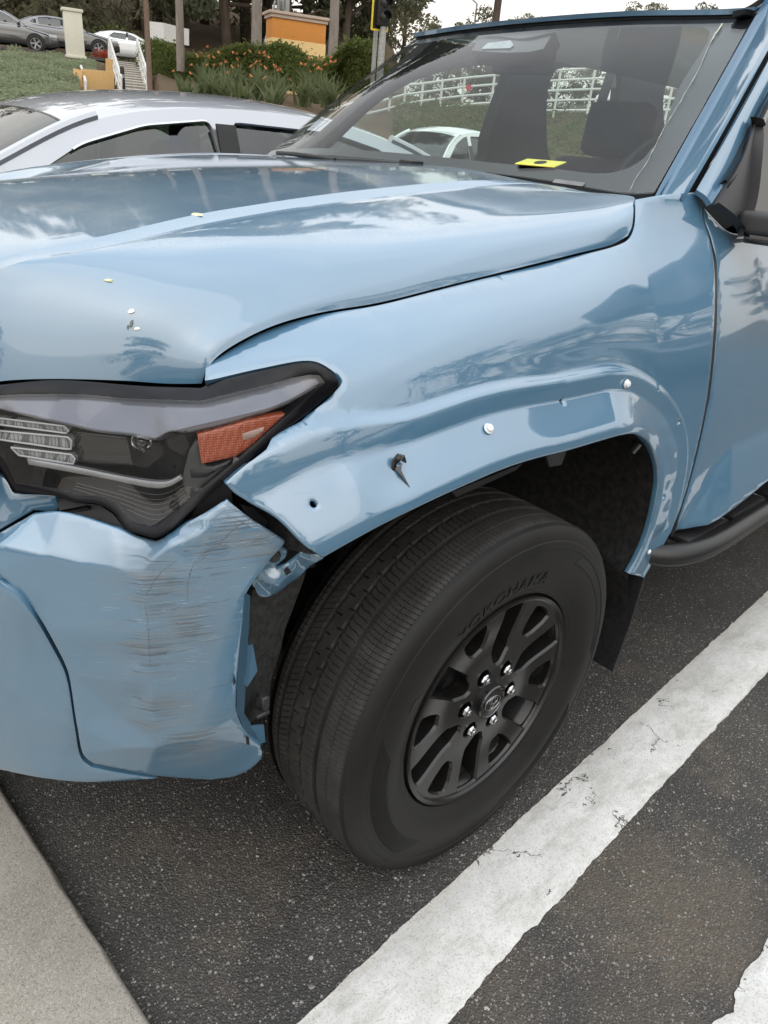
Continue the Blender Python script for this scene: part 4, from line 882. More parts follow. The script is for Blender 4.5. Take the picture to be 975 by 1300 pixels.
box('brake_caliper', WMX @ Vector((.02, .150, -.095)), (.13, .075, .065), simple('caliper_grey', (.16, .17, .19), .5, metal=.6), wheel, bev=.014)
def nut():
    bm = bmesh.new(); n = 6
    def ring(r, z, nn=6, a0=0): return [bm.verts.new((r*math.cos(a0+2*math.pi*i/nn), r*math.sin(a0+2*math.pi*i/nn), z)) for i in range(nn)]
    add_lathe(bm, [(.0128, -.004), (.0128, .001), (.0118, .004), (.0112, .004)], 18)
    R_ = [ring(.0112, .002), ring(.0112, .016), ring(.0095, .0185)]
    for a, b in zip(R_[:-1], R_[1:]):
        for i in range(6): bm.faces.new((a[i], a[(i+1) % 6], b[(i+1) % 6], b[i]))
    bm.faces.new(R_[-1])
    add_lathe(bm, [(.0062, .0184), (.0062, .0235), (.0045, .025), (.0044, .014), (0, .014)], 16)
    return bm
nutm = None
for k in range(6):
    a = PH0-k*math.pi/3; p = pol(.06985, a); X = WMX @ Matrix.Translation((p[0], p[1], -.020)) @ Matrix.Rotation(k*1.1, 4, 'Z')
    if nutm is None:
        o = bmob('lug_nut', nut(), M['chrome'], wheel, True, 25); nutm = o.data; o.matrix_basis = X
    else:
        o = bpy.data.objects.new('lug_nut', nutm); link(o, wheel); o.matrix_basis = X
cap = lathe('centre_cap', [(.0375, -.016), (.0375, .003), (.0355, .0055), (.0335, .0055), (.032, .003), (.012, .0035), (0, .0035)], M['gloss_black'], wheel, 56, WMX)
# emblem: three overlapping ovals
bm = bmesh.new()
def oval(cx_, cy_, a, b, r): add_tube(bm, [WMX @ Vector((cx_+a*math.cos(t), cy_+b*math.sin(t), .0045)) for t in np.linspace(0, 2*math.pi, 41)], r, 6, False, flat=(1, .8))
oval(0, 0, .0235, .0160, .0017); oval(0, .0052, .0135, .0078, .0014); oval(0, .0005, .0062, .0150, .0014)
bmesh.ops.transform(bm, matrix=Matrix.Translation(WC) @ Matrix.Rotation(math.radians(12), 4, 'Y') @ Matrix.Translation(-WC), verts=bm.verts)
bmob('emblem', bm, simple('emblem_grey', (.22, .22, .22), .25, metal=.9, var=.05), wheel, True, 60)
# ============================================================ headlight
HC = [(-40, 494, .365), (0, 490, .312), (100, 485, .268), (200, 489, .203), (258, 493, .174), (330, 472, .136), (395, 461, .098), (431, 485, .075), (424, 499, .078), (360, 553, .087), (300, 602, .098), (265, 632, .104), (215, 673, .115), (195, 684, .128), (150, 666, .172), (75, 641, .242), (15, 626, .305), (-40, 600, .345),
      (0, 505, .302), (100, 505, .252), (200, 508, .186), (262, 510, .155), (330, 492, .122), (400, 476, .0905), (0, 520, .296), (60, 530, .262), (120, 540, .218), (180, 552, .168), (205, 550, .148), (225, 540, .138), (300, 528, .109), (370, 508, .091), (412, 487, .081),
      (0, 560, .297), (60, 575, .262), (120, 590, .218), (180, 605, .165), (205, 606, .142), (250, 590, .117), (300, 570, .102), (100, 630, .226), (200, 650, .140)]
HLINES = [([(-40, 511, .318), (0, 520, .296), (87, 540, .245), (123, 548, .215), (164, 552, .178), (196, 557, .153), (212, 547, .144), (226, 547, .136), (302, 530, .108), (354, 516, .095), (412, 487, .081)], .70, .003, .045)]
HEX = tents(P3(HC), (-.58, -.72, .38), (0, 0, 1), HLINES)
SH = Surf(P3(HC), (-.58, -.72, .38), lam=3e-6, extra=HEX, fit=True)
HOUT = outl([[(-40, 492), (0, 488), (60, 482.5), (100, 483), (170, 489), (255, 492)], [(255, 492), (268, 486), (330, 471), (392, 460), (411, 466), (430, 485), (422, 499)], [(422, 499), (360, 551), (300, 599), (266, 629), (216, 671), (196, 682), (180, 679)], [(180, 679), (160, 672), (145, 652), (125, 640), (95, 637), (72, 630), (15, 625)], [(15, 625), (0, 598), (-40, 560)], [(-40, 560), (-40, 492)]], 5)
HINN = outl([[(-30, 506), (0, 502), (60, 500), (110, 501), (170, 506), (255, 509)], [(255, 509), (330, 491), (403, 476), (413, 486)], [(413, 486), (350, 541), (294, 590), (258, 619), (212, 655), (194, 667), (182, 666)], [(182, 666), (166, 661), (150, 642), (128, 631), (98, 628), (75, 621), (20, 614)], [(20, 614), (2, 580), (-30, 560)], [(-30, 560), (-30, 506)]], 5)
M['bezel'] = simple('satin_lamp_bezel', (.004, .004, .006), .25, spec=.25, vscale=40)
lampm = simple('headlamp_black', (.004, .004, .0045), .35, spec=.35, vscale=50)
lampg = simple('headlamp_grey', (.045, .045, .045), .45, var=.15)
headlight = panel('headlight', SH, HOUT, lampm, suv, res=.012, off=-.050, thick=.01, roll=0, drop=0)
bez = panel('bezel', SH, HOUT, M['bezel'], headlight, res=.009, holes=[HINN], off=-.001, thick=.045, roll=.002, drop=.001)
panel('lens', SH, HINN, M['lens'], headlight, res=.010, extra=crease_pts(SH, [HLINES[0][0][1:]]), off=.002, thick=0, roll=0, drop=0, angle=None)
def in_lamp(name, pts, m, off, thick=.01, **k): return panel(name, SH, outl(pts, 5) if isinstance(pts[0], list) else np.array(pts, float), m, headlight, res=.008, off=off, thick=thick, roll=.0012, drop=.0008, **k)
def drl_mat():
    m, nt, b = new_mat('daylight_bar'); v = coords(nt, (1, 1, 1), (0, 0, math.radians(30)))
    br = nt.nodes.new('ShaderNodeTexBrick'); nt.links.new(v, br.inputs['Vector']); br.inputs['Scale'].default_value = 60; br.inputs['Color1'].default_value = (.36, .37, .37, 1); br.inputs['Color2'].default_value = (.26, .27, .27, 1); br.inputs['Mortar'].default_value = (.13, .13, .13, 1); br.inputs['Brick Width'].default_value = .3; br.inputs['Row Height'].default_value = .2; br.inputs['Mortar Size'].default_value = .03
    nt.links.new(br.outputs['Color'], b.inputs['Base Color']); b.inputs['Roughness'].default_value = .25; bump(nt, b, br.outputs['Fac'], .5, .002); return m
DRL = drl_mat(); RIMW = simple('clear_light_guide', (.46, .47, .47), .2, var=.05)
for pts in ([(-30, 528), (0, 531), (82, 541), (87, 547), (84, 550), (0, 539), (-30, 535)], [(-30, 545), (0, 547), (86, 555), (91, 560), (90, 570), (82, 570), (0, 558), (-30, 554)], [(14, 568), (90, 577), (95, 582), (93, 589), (84, 588), (24, 578)]):
    b_ = in_lamp('light_bar', pts, DRL, -.020)
    U = SH.hit(pts, -.018); cl = SH.P(np.r_[densify(U, .01), U[:1]], -.018); bm = bmesh.new(); add_tube(bm, [Vector(p) for p in cl], .0013, 6, False); bmob('light_guide', bm, RIMW, b_)
in_lamp('sky_sheen_panel', [[(-30, 507), (0, 505), (60, 503), (110, 504), (170, 509), (255, 512)], [(255, 512), (330, 494), (400, 479), (406, 486)], [(406, 486), (354, 513), (302, 527), (226, 545), (208, 551), (196, 556)], [(196, 556), (164, 550), (123, 546), (87, 538), (0, 519), (-30, 514)], [(-30, 514), (-30, 507)]], simple('lamp_sky_sheen_grey', (.115, .115, .135), .22, metal=.4, var=.08), -.010)  # grey inner panel added to stand for the sky reflected in the lens top
in_lamp('reflector_panel', [(92, 548), (160, 556), (168, 590), (100, 588)], M['gloss_black'], -.03)
p = SH.P(SH.hit([(180, 560)], -.032), -.032)[0]; Mx = Matrix.Translation(p) @ Vector((-.75, -.5, .1)).to_track_quat('Z', 'Y').to_matrix().to_4x4()
bowl = lathe('projector', [(.013, .0), (.0145, .0015), (.0135, .003), (.011, .0), (.008, -.007), (0, -.010)], M['chrome'], headlight, 28, Mx)
lathe('projector_lens', [(.007, -.004), (.006, .002), (.003, .005), (0, .0055)], M['gloss_black'], bowl, 20, Mx)
in_lamp('trim_strip', [[(34, 583), (90, 592), (150, 604), (198, 612), (214, 611), (228, 604)], [(228, 604), (232, 608)], [(232, 608), (214, 618), (196, 620), (140, 609), (80, 598), (36, 590)], [(36, 590), (34, 583)]], simple('lamp_silver_trim', (.30, .30, .30), .35, metal=.5, var=.1), -.012)
in_lamp('side_housing', [[(240, 572), (250, 560), (256, 560)], [(256, 560), (262, 592), (320, 572)], [(320, 572), (262, 617), (240, 632)], [(240, 632), (232, 612), (240, 572)]], lampg, -.016)
in_lamp('side_recess', [(241, 596), (262, 598), (288, 590), (262, 606), (243, 607)], M['black'], -.0145, .002)
def amber():
    m, nt, b = new_mat('amber_reflector'); v = coords(nt); vo = voro(nt, v, 330, 'F1', 'Distance', .25)
    big = noise(nt, v, 30, 2); c = ramp(nt, vo, [(.1, (.50, .115, .04)), (.55, (.24, .036, .011))]); nt.links.new(mixc(nt, math_(nt, 'MULTIPLY', big, .4), c, (.50, .15, .075)), b.inputs['Base Color'])
    b.inputs['Roughness'].default_value = .2; b.inputs['Coat Weight'].default_value = .6; bump(nt, b, vo, .6, .002); return m
refl = in_lamp('amber_reflector', [(251, 552), (262, 549), (313, 535), (369, 524), (362, 533), (325, 562), (299, 580), (256, 589), (253, 570)], amber(), -.010, .012)
in_lamp('reflector_window', [(308, 551), (336, 542), (334, 548), (322, 556), (309, 559)], simple('amber_grey', (.34, .24, .20), .4), -.0085, .002)
bm = bmesh.new()
for k in range(6):
    t = k/5; l = [(100-8*t, 606+18*t), (150+2*t, 617+26*t), (196+2*t, 628+32*t), (215+3*t, 625+28*t), (238-2*t, 611+26*t)]
    if k < 2: l = l[1:]
    l = cr(l, 5); U = SH.hit(l, -.018); add_tube(bm, [Vector(q) for q in SH.P(U, -.018)], .0005, 5, flat=(1, 1))
bmob('ribbed_insert', bm, simple('lamp_rib', (.035, .035, .035), .3, spec=.6), headlight)
# little air slot under the lamp
plate('air_slot', [(70, 629, .275), (96, 638, .255), (126, 641, .225), (144, 653, .205), (158, 671, .185), (142, 668, .2), (76, 650, .262)], M['black'], suv)
plate('lamp_gap', [(140, 660, .205), (290, 600, .12), (296, 640, .12), (216, 682, .145), (196, 692, .165), (140, 676, .215)], M['black'], suv)
strip('slot_trim', [(75, 648, .262), (112, 641, .235)], [(77, 650, .262), (114, 643, .235)], .001, M['black'], thick=.004)
# ============================================================ cowl, wipers, cabin
cw = [(330, 200, 1.68), (400, 202, 1.36), (500, 209, 1.06), (600, 222, .78), (700, 234, .52), (790, 254, .30), (822, 256, .24)]
A_ = P3(cw); cowl = Loft([A_+[-.02, 0, -.03], A_+[.05, 0, -.012], A_+[.12, 0, -.05]], n=40, sub=4).mesh('cowl', M['black'], suv)
wip = tube('wiper', [tuple(wproj(p, .022)) for p in cr([(514, 211), (540, 213.5), (590, 218.5), (636, 226)], 4)], [.007]*8+[.006]*5, M['black'], suv, 8, flat=(1, .6))
tube('wiper_blade', [tuple(wproj(p, .012)) for p in cr([(420, 203), (470, 205), (520, 210), (545, 213)], 4)], .006, M['black'], wip, 8)
bm = bmesh.new(); add_box(bm, wproj((522, 209), .02), (.05, .05, .022), None, .006, 2); bmob('wiper_joint', bm, M['black'], wip)
wip2 = tube('wiper', [tuple(wproj(p, .022)) for p in cr([(352, 194), (378, 196), (425, 203)], 5)], .006, M['black'], suv, 8)
dash = Loft([[(.72, .16, 1.20), (.72, .95, 1.23), (.72, 1.72, 1.20)], [(.90, .16, 1.25), (.90, .95, 1.265), (.90, 1.72, 1.245)], [(1.12, .16, 1.262), (1.14, .55, 1.295), (1.10, .95, 1.27), (1.10, 1.72, 1.255)], [(1.18, .16, 1.22), (1.20, .55, 1.25), (1.18, .95, 1.22), (1.18, 1.72, 1.22)], [(1.2, .16, .8), (1.2, .95, .8), (1.2, 1.72, .8)]], n=40, sub=6).mesh('dashboard', M['cabin'], suv)
box('vent_grille', (.80, .45, 1.250), (.05, .22, .004), M['seat'], dash, R=Matrix.Rotation(-.12, 3, 'Y'))
swc = Vector((1.25, .55, 1.285))
bm = bmesh.new(); Rw = Matrix.Rotation(math.radians(-64), 3, 'Y')
add_tube(bm, [swc+Rw @ Vector((.185*math.cos(t), .185*math.sin(t), 0)) for t in np.linspace(0, 2*math.pi, 33)], .016, 10, False)
for t in (0, 2.1, 4.2): add_tube(bm, [swc, swc+Rw @ Vector((.18*math.cos(t), .18*math.sin(t), 0))], .016, 6)
bmob('steering_wheel', bm, M['black'], suv)
def seat(x, y, nm='seat'):
    bm = bmesh.new(); add_box(bm, (x, y, 1.02), (.14, .50, .66), Matrix.Rotation(.16, 3, 'Y'), .06, 4); add_box(bm, (x-.25, y, .68), (.55, .50, .16), None, .05, 3)
    o = bmob(nm, bm, M['seat'], suv); bm = bmesh.new(); add_box(bm, (x+.07, y, 1.46), (.11, .29, .21), Matrix.Rotation(.12, 3, 'Y'), .05, 5); bmob('headrest', bm, M['seat'], o); return o
seat(2.0, .52); seat(2.0, 1.27); seat(3.0, .45, 'rear_seat'); seat(3.0, .95, 'rear_seat'); seat(3.0, 1.42, 'rear_seat')
# far side of the cabin with its window openings (plane y = 1.75)
def side_wall(name, y, outer, holes, parent=suv, m=None, th=.06):
    O = [at(a, b, y=y)[[0, 2]] for a, b in outer] if outer[0][0] > 20 else outer
    H = [np.array([at(a, b, y=y)[[0, 2]] for a, b in h]) for h in holes]
    uv, tri, b = cdt(np.array(O), [cr(h, 4, True) for h in H], .06); V = np.stack([uv[:, 0], np.full(len(uv), y), uv[:, 1]], 1)
    o = shell(name, V, tri, np.tile([0, -1, 0], (len(V), 1)), .001, th, m or M['cabin'], parent); return o, H
SWO = [(.70, .5), (.70, 1.22), (.9, 1.33), (1.42, 1.70), (2.2, 1.74), (3.9, 1.72), (5.4, 1.55), (5.4, .5)]
W1 = [(405, 205), (430, 178), (478, 133), (520, 106), (560, 92), (604, 84), (646, 82), (649, 92), (636, 130), (620, 178), (616, 204)]
W2 = [(694, 150), (696, 112), (705, 90), (740, 86), (786, 88), (789, 100), (781, 160), (760, 205), (700, 205)]
W3 = [(842, 138), (846, 108), (868, 100), (900, 96), (900, 178), (850, 178)]
fw, H = side_wall('passenger_side', 1.75, SWO, [W1, W2, W3])
for h in H:
    q = cr(h, 4, True); n = len(q); mob('window_pane', [(a, 1.765, b) for a, b in q], [tuple(range(n))], glass('pane_glass', (.74, .82, .78), 1.5, .01) if 'pane_glass' not in bpy.data.materials else bpy.data.materials['pane_glass'], fw, False)
tube('seat_belt', [at(778, 86, y=1.62), at(764, 128, y=1.55), at(757, 160, y=1.5)], .022, M['cabin'], suv, 6, flat=(1, .15))
def on_glass(name, px, m, off, th=.02):
    P_ = np.array([wproj(q, off) for q in px]); k = len(P_); V_ = np.r_[P_, P_-nrm*th]; return mob(name, V_, [tuple(range(k)), tuple(range(2*k-1, k-1, -1))]+[(i, k+i, k+(i+1) % k, (i+1) % k) for i in range(k)], m, suv, False)
hs_ = on_glass('sensor_housing', [(598, 64), (608, 51), (632, 42), (664, 39), (704, 38), (690, 62), (672, 66), (640, 67)], M['frit'], -.008, .05)
on_glass('camera_window', [(611, 62), (619, 54.5), (633, 53), (648, 51), (652, 57), (647, 61)], simple('sensor_glass', (.30, .32, .33), .2), -.0055, .002)
box('rear_mirror', wproj((664, 78), -.09), (.03, .22, .07), M['black'], suv, bev=.012)
cp = wproj((686, 207), -.012)
card = box('paper_card', (cp[0], cp[1], cp[2]), (.055, .115, .002), M['card'], None, R=Matrix.Rotation(math.radians(-14), 3, 'Y') @ Matrix.Rotation(math.radians(4), 3, 'Z'))
tag(card, 'yellow paper card lying on the dashboard behind the windshield', 'card')
lathe('print_spot', [(0, 0), (.016, 0), (.016, .0006), (0, .0006)], M['cabin'], card, 16, Matrix.Translation((cp[0], cp[1], cp[2])) @ Matrix.Rotation(math.radians(-14), 4, 'Y') @ Matrix.Translation((0, 0, .0015)))
box('serial_plate', wproj((722, 232), .0005), (.012, .085, .0015), simple('grey_plate', (.16, .16, .16), .5), windshield, R=Matrix.Rotation(math.radians(-41), 3, 'Y'))
# dark inner structure behind the shut lines
panel('inner_fender', SF, outl([[(560, 352), (640, 330), (760, 300), (802, 262), (890, 262)], [(890, 262), (915, 310), (925, 400), (890, 520), (760, 420), (560, 380)], [(560, 380), (560, 352)]], 4), M['black'], suv, res=.03, off=-.05, thick=0, roll=0, drop=0)
panel('bumper_beam', SB2, outl([[(-40, 720), (60, 715), (170, 735)], [(170, 735), (285, 660), (300, 760), (285, 950)], [(285, 950), (180, 968), (60, 950), (-40, 930)], [(-40, 930), (-40, 720)]], 4), M['black'], suv, res=.03, off=-.035, thick=0, roll=0, drop=0)
# ============================================================ the rest of the suv (beyond the frame, for other viewpoints)
def fx(y): return -.93+.165*((y-.95)/.65)**2
ysf = np.linspace(.33, 1.60, 15)
Loft([[(fx(y)+.02, y, 1.035) for y in ysf], [(fx(y)-.005, y, .98) for y in ysf], [(fx(y)-.012, y, .86) for y in ysf], [(fx(y)+.01, y, .72) for y in ysf]], n=30, sub=4).mesh('grille_surround', M['gloss_black'], suv, thick=.03, flip=True)
for k in range(6):
    z = .76+.043*k; tube('grille_bar', [(fx(y)-.016, y, z) for y in np.linspace(.48, 1.42, 13)], .009, M['black'], suv, 6)
right = [(-.77, 1.60), (-.70, 1.72), (-.60, 1.80), (-.50, 1.845), (-.46, 1.85)]
def frow(dx, z, inn=0.0): return [(fx(y)+dx, y, z) for y in np.linspace(.46, 1.55, 12)]+[(x+dx, y-inn, z) for x, y in right]
Loft([frow(.03, .73, .03), frow(-.025, .70), frow(-.03, .58), frow(-.01, .48), frow(.05, .41, .03)], n=50, sub=5).mesh('bumper_front', M['paint'], suv, thick=.02, flip=True)
Loft([[(-.80, 1.53, 1.03), (-.66, 1.72, 1.04), (-.50, 1.82, 1.06)], [(-.83, 1.53, .95), (-.69, 1.75, .95), (-.47, 1.86, 1.0)], [(-.80, 1.53, .84), (-.66, 1.76, .83), (-.50, 1.86, .88)]], n=24, sub=6).mesh('headlight', M['gloss_black'], suv, thick=.03, flip=True)
def ring_arch(cx, cz, r, n=15, a0=-18, a1=198): return [(cx+r*math.cos(math.radians(a)), cz+r*math.sin(math.radians(a))) for a in np.linspace(a0, a1, n)]
def skin(name, pts, y, s, m, wins=(), th=.05, res=.09):
    uv, tri, _ = cdt(np.array(pts), [np.array(w_) for w_ in wins], res); yy = y(uv[:, 1]) if callable(y) else np.full(len(uv), y)
    T_ = tri if s < 0 else tri[:, ::-1]; return shell(name, np.stack([uv[:, 0], yy, uv[:, 1]], 1), T_, np.tile([0, s, 0], (len(uv), 1)), .001, th, m, suv, 45)
def yR(z): return 1.9-.06*np.clip((z-.95)/.35, 0, 1)**2-.01
rear_x = 3.0
skin('passenger_skin', [(-.48, .60)]+ring_arch(0, .40, .50)[::-1]+[(.62, .47), (rear_x-.62, .47)]+ring_arch(rear_x, .40, .50)[::-1]+[(4.72, .55), (4.78, .95), (4.70, 1.24), (.62, 1.26), (.40, 1.22), (-.46, 1.09)], yR, 1, M['paint'])
def yL(z): return np.interp(z, [.42, .58, .75, .92, 1.0, 1.09, 1.2, 1.25, 1.30], [.02, -.010, -.018, -.008, .005, .024, .066, .095, .12])
skin('rear_door', [(1.66, .57), (rear_x-.60, .57), (rear_x-.50, .80), (2.52, .95), (2.52, 1.27), (1.66, 1.275)], yL, -1, M['paint'], th=.03)
skin('quarter_panel', [(2.535, .97), (rear_x-.49, .82)]+ring_arch(rear_x, .40, .50, 11, -12, 150)[::-1]+[(4.72, .52), (4.78, .95), (4.70, 1.26), (2.535, 1.268)], yL, -1, M['paint'], th=.03)
def yU(z): return .080+.45*(z-1.28)
win = [[(2.60, 1.29), (1.74, 1.295), (1.74, 1.64), (2.55, 1.65)], [(2.72, 1.29), (4.30, 1.30), (4.05, 1.62), (2.70, 1.64)]]
skin('side_frame', [(1.60, 1.262), (4.68, 1.25), (4.45, 1.70), (1.60, 1.70)], yU, -1, M['paint'], [rounded(w_, .05) for w_ in win], .04)
for w_ in win+[[(1.02, 1.31), (1.58, 1.29), (1.58, 1.66), (1.30, 1.66)]]:
    q = np.array(w_); mob('rear_pane', [(x, yU(z)+.015, z) for x, z in q], [tuple(range(len(q)))], M['side_glass'], suv, False)
e_ = r0[-1] if r0[-1][1] < r0[0][1] else r0[0]
Loft([[(x, yU(1.69), 1.69) for x in (1.36, 2.2, 3.2, 4.45)], [(x, .315, 1.735) for x in (1.32, 2.2, 3.2, 4.45)], [(x, .40, 1.752) for x in (1.30, 2.2, 3.2, 4.45)]], n=12, sub=4).mesh('roof_rail', M['paint'], suv, thick=.02)
Loft([[(4.74, .10, .45), (4.80, .95, .45), (4.74, 1.80, .45)], [(4.80, .06, .95), (4.86, .95, .95), (4.80, 1.84, .95)], [(4.68, .14, 1.26), (4.74, .95, 1.26), (4.68, 1.76, 1.26)]], n=20, sub=5).mesh('tailgate', M['paint'], suv, thick=.05, flip=True)
box('floor_pan', (2.4, .95, .46), (4.0, 1.5, .08), M['dark'], suv)
ws = [o for o in wheel.children]
for x, mir in ((rear_x, 1), (0.0, -1), (rear_x, -1)):
    w2 = wheel.copy(); COL.objects.link(w2); w2.parent = suv; w2.matrix_basis = Matrix.Translation((x, 1.9 if mir < 0 else 0, 0)) @ Matrix.Diagonal((1, mir, 1, 1)); w2.matrix_parent_inverse = wheel.matrix_parent_inverse.copy()
    for o in ws: c = o.copy(); COL.objects.link(c); c.parent = w2
# ============================================================ the setting
def far(px, py, D):
    d = rays([(px, py)])[0]; return CAM+d*(D/math.hypot(d[0], d[1]))
def bearing(px, py=150): d = rays([(px, py)])[0]; return math.degrees(math.atan2(d[0], d[1]))
def polar(b, D): return CAM[0]+D*math.sin(math.radians(b)), CAM[1]+D*math.cos(math.radians(b))
def hz(x): return 75.6+.0957*(x+522)
def smooth(a, b, x): t = min(1, max(0, (x-a)/(b-a))); return t*t*(3-2*t)
BS0, BS1, BSL = bearing(126), bearing(200), bearing(104)
def ter(b, D):
    """height of the land at bearing b (deg from +Y) and distance D"""
    left = .2+(D-14)*.112 if D < 41 else 3.224+.05*(D-41) if D < 55 else 3.92+(D-55)*.24
    left = min(left, 13)
    right = (D-21)*.27 if D < 31 else 2.7+(D-31)*.03
    k = smooth(41.5, 44.5, b)*smooth(150, 100, b); back = .0
    if (BS0 if D > 31 else BSL) < b < BS1 and 16 < D < 41: left -= .95*smooth(16, 18, D)*smooth(BS0 if D > 31 else BSL, (BS0 if D > 31 else BSL)+.4, b)*smooth(BS1, BS1-.4, b)
    z = left*(1-k)+right*k
    z *= smooth(-40, -5, b) if b < 0 else 1.0
    z *= 1-smooth(95, 125, b)
    return max(z, -.06) if D > 15 else min(max(z, -.06), .0) - .06*(D < 14)
def terz(x, y): return ter(math.degrees(math.atan2(x-CAM[0], y-CAM[1])), math.hypot(x-CAM[0], y-CAM[1]))
def soil():
    m, nt, b = new_mat('dry_soil'); v = coords(nt); n = noise(nt, v, .5, 6, .6); g = noise(nt, v, 6, 6, .7)
    c = mixc(nt, n, (.16, .105, .07), (.085, .075, .045)); c = mixc(nt, math_(nt, 'MULTIPLY', g, .6), c, (.24, .18, .125)); nt.links.new(c, b.inputs['Base Color'])
    b.inputs['Roughness'].default_value = .95; b.inputs['Specular IOR Level'].default_value = .1; bump(nt, b, g, .8, .15); return m
M['soil'] = soil()
bs = list(np.arange(-180, 181, 3.0)); bs = sorted(set(bs+list(np.arange(10, 75, .4)))); ds = [9, 12, 14, 15, 16, 18, 20, 22, 24, 26, 29, 31, 34, 38, 40.5, 41, 44, 50, 55, 60, 70, 85, 110, 150, 220, 320, 480]
V = [(*polar(b, D), ter(b, D)+(.06*math.sin(b*2.1+D)*min(1, D/30) if D > 17 else 0)) for D in ds for b in bs]; nb = len(bs)
F = [(j*nb+i, j*nb+i+1, (j+1)*nb+i+1, (j+1)*nb+i) for j in range(len(ds)-1) for i in range(nb-1)]
tag(mob('terrain', V, F, M['soil'], None, True, None), kind='structure')
# ---- asphalt
def asphalt():
    m, nt, b = new_mat('worn_asphalt'); v = coords(nt)
    big = noise(nt, v, 1.6, 6, .62); med = noise(nt, v, 9, 5, .65)
    vo = voro(nt, v, 250, 'F1', 'Color'); dist = voro(nt, v, 250, 'F1', 'Distance'); vo2 = voro(nt, v, 120, 'F1', 'Color'); d2_ = voro(nt, v, 120, 'F1', 'Distance')
    sx = nt.nodes.new('ShaderNodeSeparateColor'); nt.links.new(vo, sx.inputs[0]); sx2 = nt.nodes.new('ShaderNodeSeparateColor'); nt.links.new(vo2, sx2.inputs[0])
    base = ramp(nt, big, [(.36, (.030, .029, .029)), (.52, (.046, .044, .042)), (.66, (.078, .070, .060))])
    base = mixc(nt, math_(nt, 'MULTIPLY', med, .5), base, (.050, .046, .042))
    st = math_(nt, 'MULTIPLY', math_(nt, 'GREATER_THAN', sx.outputs[0], .42), math_(nt, 'LESS_THAN', dist, .42))
    st = math_(nt, 'MULTIPLY', st, math_(nt, 'MULTIPLY_ADD', big, 1.9, -.22)); st = math_(nt, 'MAXIMUM', math_(nt, 'MINIMUM', st, .9), 0)
    stone = ramp(nt, sx.outputs[1], [(.0, (.05, .048, .046)), (.5, (.12, .110, .100)), (.85, (.21, .195, .175)), (1.0, (.40, .38, .35))])
    col = mixc(nt, st, base, stone)
    st2 = math_(nt, 'MULTIPLY', math_(nt, 'GREATER_THAN', sx2.outputs[0], .80), math_(nt, 'LESS_THAN', d2_, .36)); st2 = math_(nt, 'MULTIPLY', st2, .75)
    col = mixc(nt, st2, col, ramp(nt, sx2.outputs[2], [(0, (.06, .058, .055)), (.7, (.15, .14, .125)), (1, (.36, .34, .31))]))
    # tan worn patches
    pt = math_(nt, 'MINIMUM', math_(nt, 'MULTIPLY', math_(nt, 'MAXIMUM', math_(nt, 'SUBTRACT', noise(nt, v, 2.0, 6, .68), .56), 0), 6), .5)
    for px, py, r_, a_ in ((865, 1150, .27, .75), (800, 1090, .15, .55), (610, 1240, .16, .35), (830, 1290, .16, .4)):        # oil-bleached brown stains
        g = nt.nodes.new('ShaderNodeVectorMath'); g.operation = 'DISTANCE'; nt.links.new(v, g.inputs[0]); g.inputs[1].default_value = tuple(at(px, py, z=0.0))
        e = math_(nt, 'ADD', math_(nt, 'DIVIDE', g.outputs['Value'], r_), math_(nt, 'MULTIPLY', math_(nt, 'SUBTRACT', noise(nt, v, 7, 6, .7), .5), 2.4))
        mr = nt.nodes.new('ShaderNodeMapRange'); mr.inputs['From Min'].default_value = 1.0; mr.inputs['From Max'].default_value = .35; mr.inputs['To Max'].default_value = a_; nt.links.new(e, mr.inputs['Value']); pt = math_(nt, 'MAXIMUM', pt, mr.outputs[0])
    pt = math_(nt, 'MULTIPLY', pt, noise(nt, v, 70, 4, .7)); col = mixc(nt, pt, col, (.17, .135, .095))
    nt.links.new(col, b.inputs['Base Color'])
    nt.links.new(math_(nt, 'MULTIPLY_ADD', med, .35, .50), b.inputs['Roughness']); b.inputs['Specular IOR Level'].default_value = .4
    h = math_(nt, 'ADD', math_(nt, 'MULTIPLY', math_(nt, 'SUBTRACT', .5, dist), .8), math_(nt, 'ADD', math_(nt, 'MULTIPLY', st2, .5), math_(nt, 'MULTIPLY', noise(nt, v, 60, 5, .7), 1.0)))
    bump(nt, b, h, .9, .004); return m
M['asphalt'] = asphalt()
tag(mob('ground', [(-60, -80, 0), (90, -80, 0), (90, 40, 0), (-60, 40, 0)], [(0, 1, 2, 3)], M['asphalt'], None, False), kind='structure')
# cut the lot sheet where the land rises: the terrain lies above it there, so the sheet simply runs under the bank
def concrete():
    m, nt, b = new_mat('kerb_concrete'); v = coords(nt); n = noise(nt, v, 3, 6, .65); f = noise(nt, v, 220, 4, .75); vo = voro(nt, v, 430, 'F1', 'Color'); sx = nt.nodes.new('ShaderNodeSeparateColor'); nt.links.new(vo, sx.inputs[0])
    c = ramp(nt, n, [(.3, (.27, .245, .205)), (.55, (.36, .33, .285)), (.75, (.43, .395, .345))]); c = mixc(nt, math_(nt, 'MULTIPLY', math_(nt, 'GREATER_THAN', f, .60), .55), c, (.15, .135, .115)); c = mixc(nt, math_(nt, 'MULTIPLY', math_(nt, 'GREATER_THAN', sx.outputs[0], .82), .45), c, (.50, .47, .42)); c = mixc(nt, math_(nt, 'MULTIPLY', math_(nt, 'LESS_THAN', sx.outputs[1], .14), .5), c, (.13, .12, .105))
    nt.links.new(c, b.inputs['Base Color']); b.inputs['Roughness'].default_value = .9; bump(nt, b, f, .6, .003); return m
M['concrete'] = concrete()
KZ = .05
k0, k1 = at(0, 1000, z=KZ), at(190, 1300, z=KZ); kd = (k1-k0)/np.linalg.norm(k1-k0); kn = np.array([-kd[1], kd[0], 0]); kn = kn if kn[0] < 0 else -kn
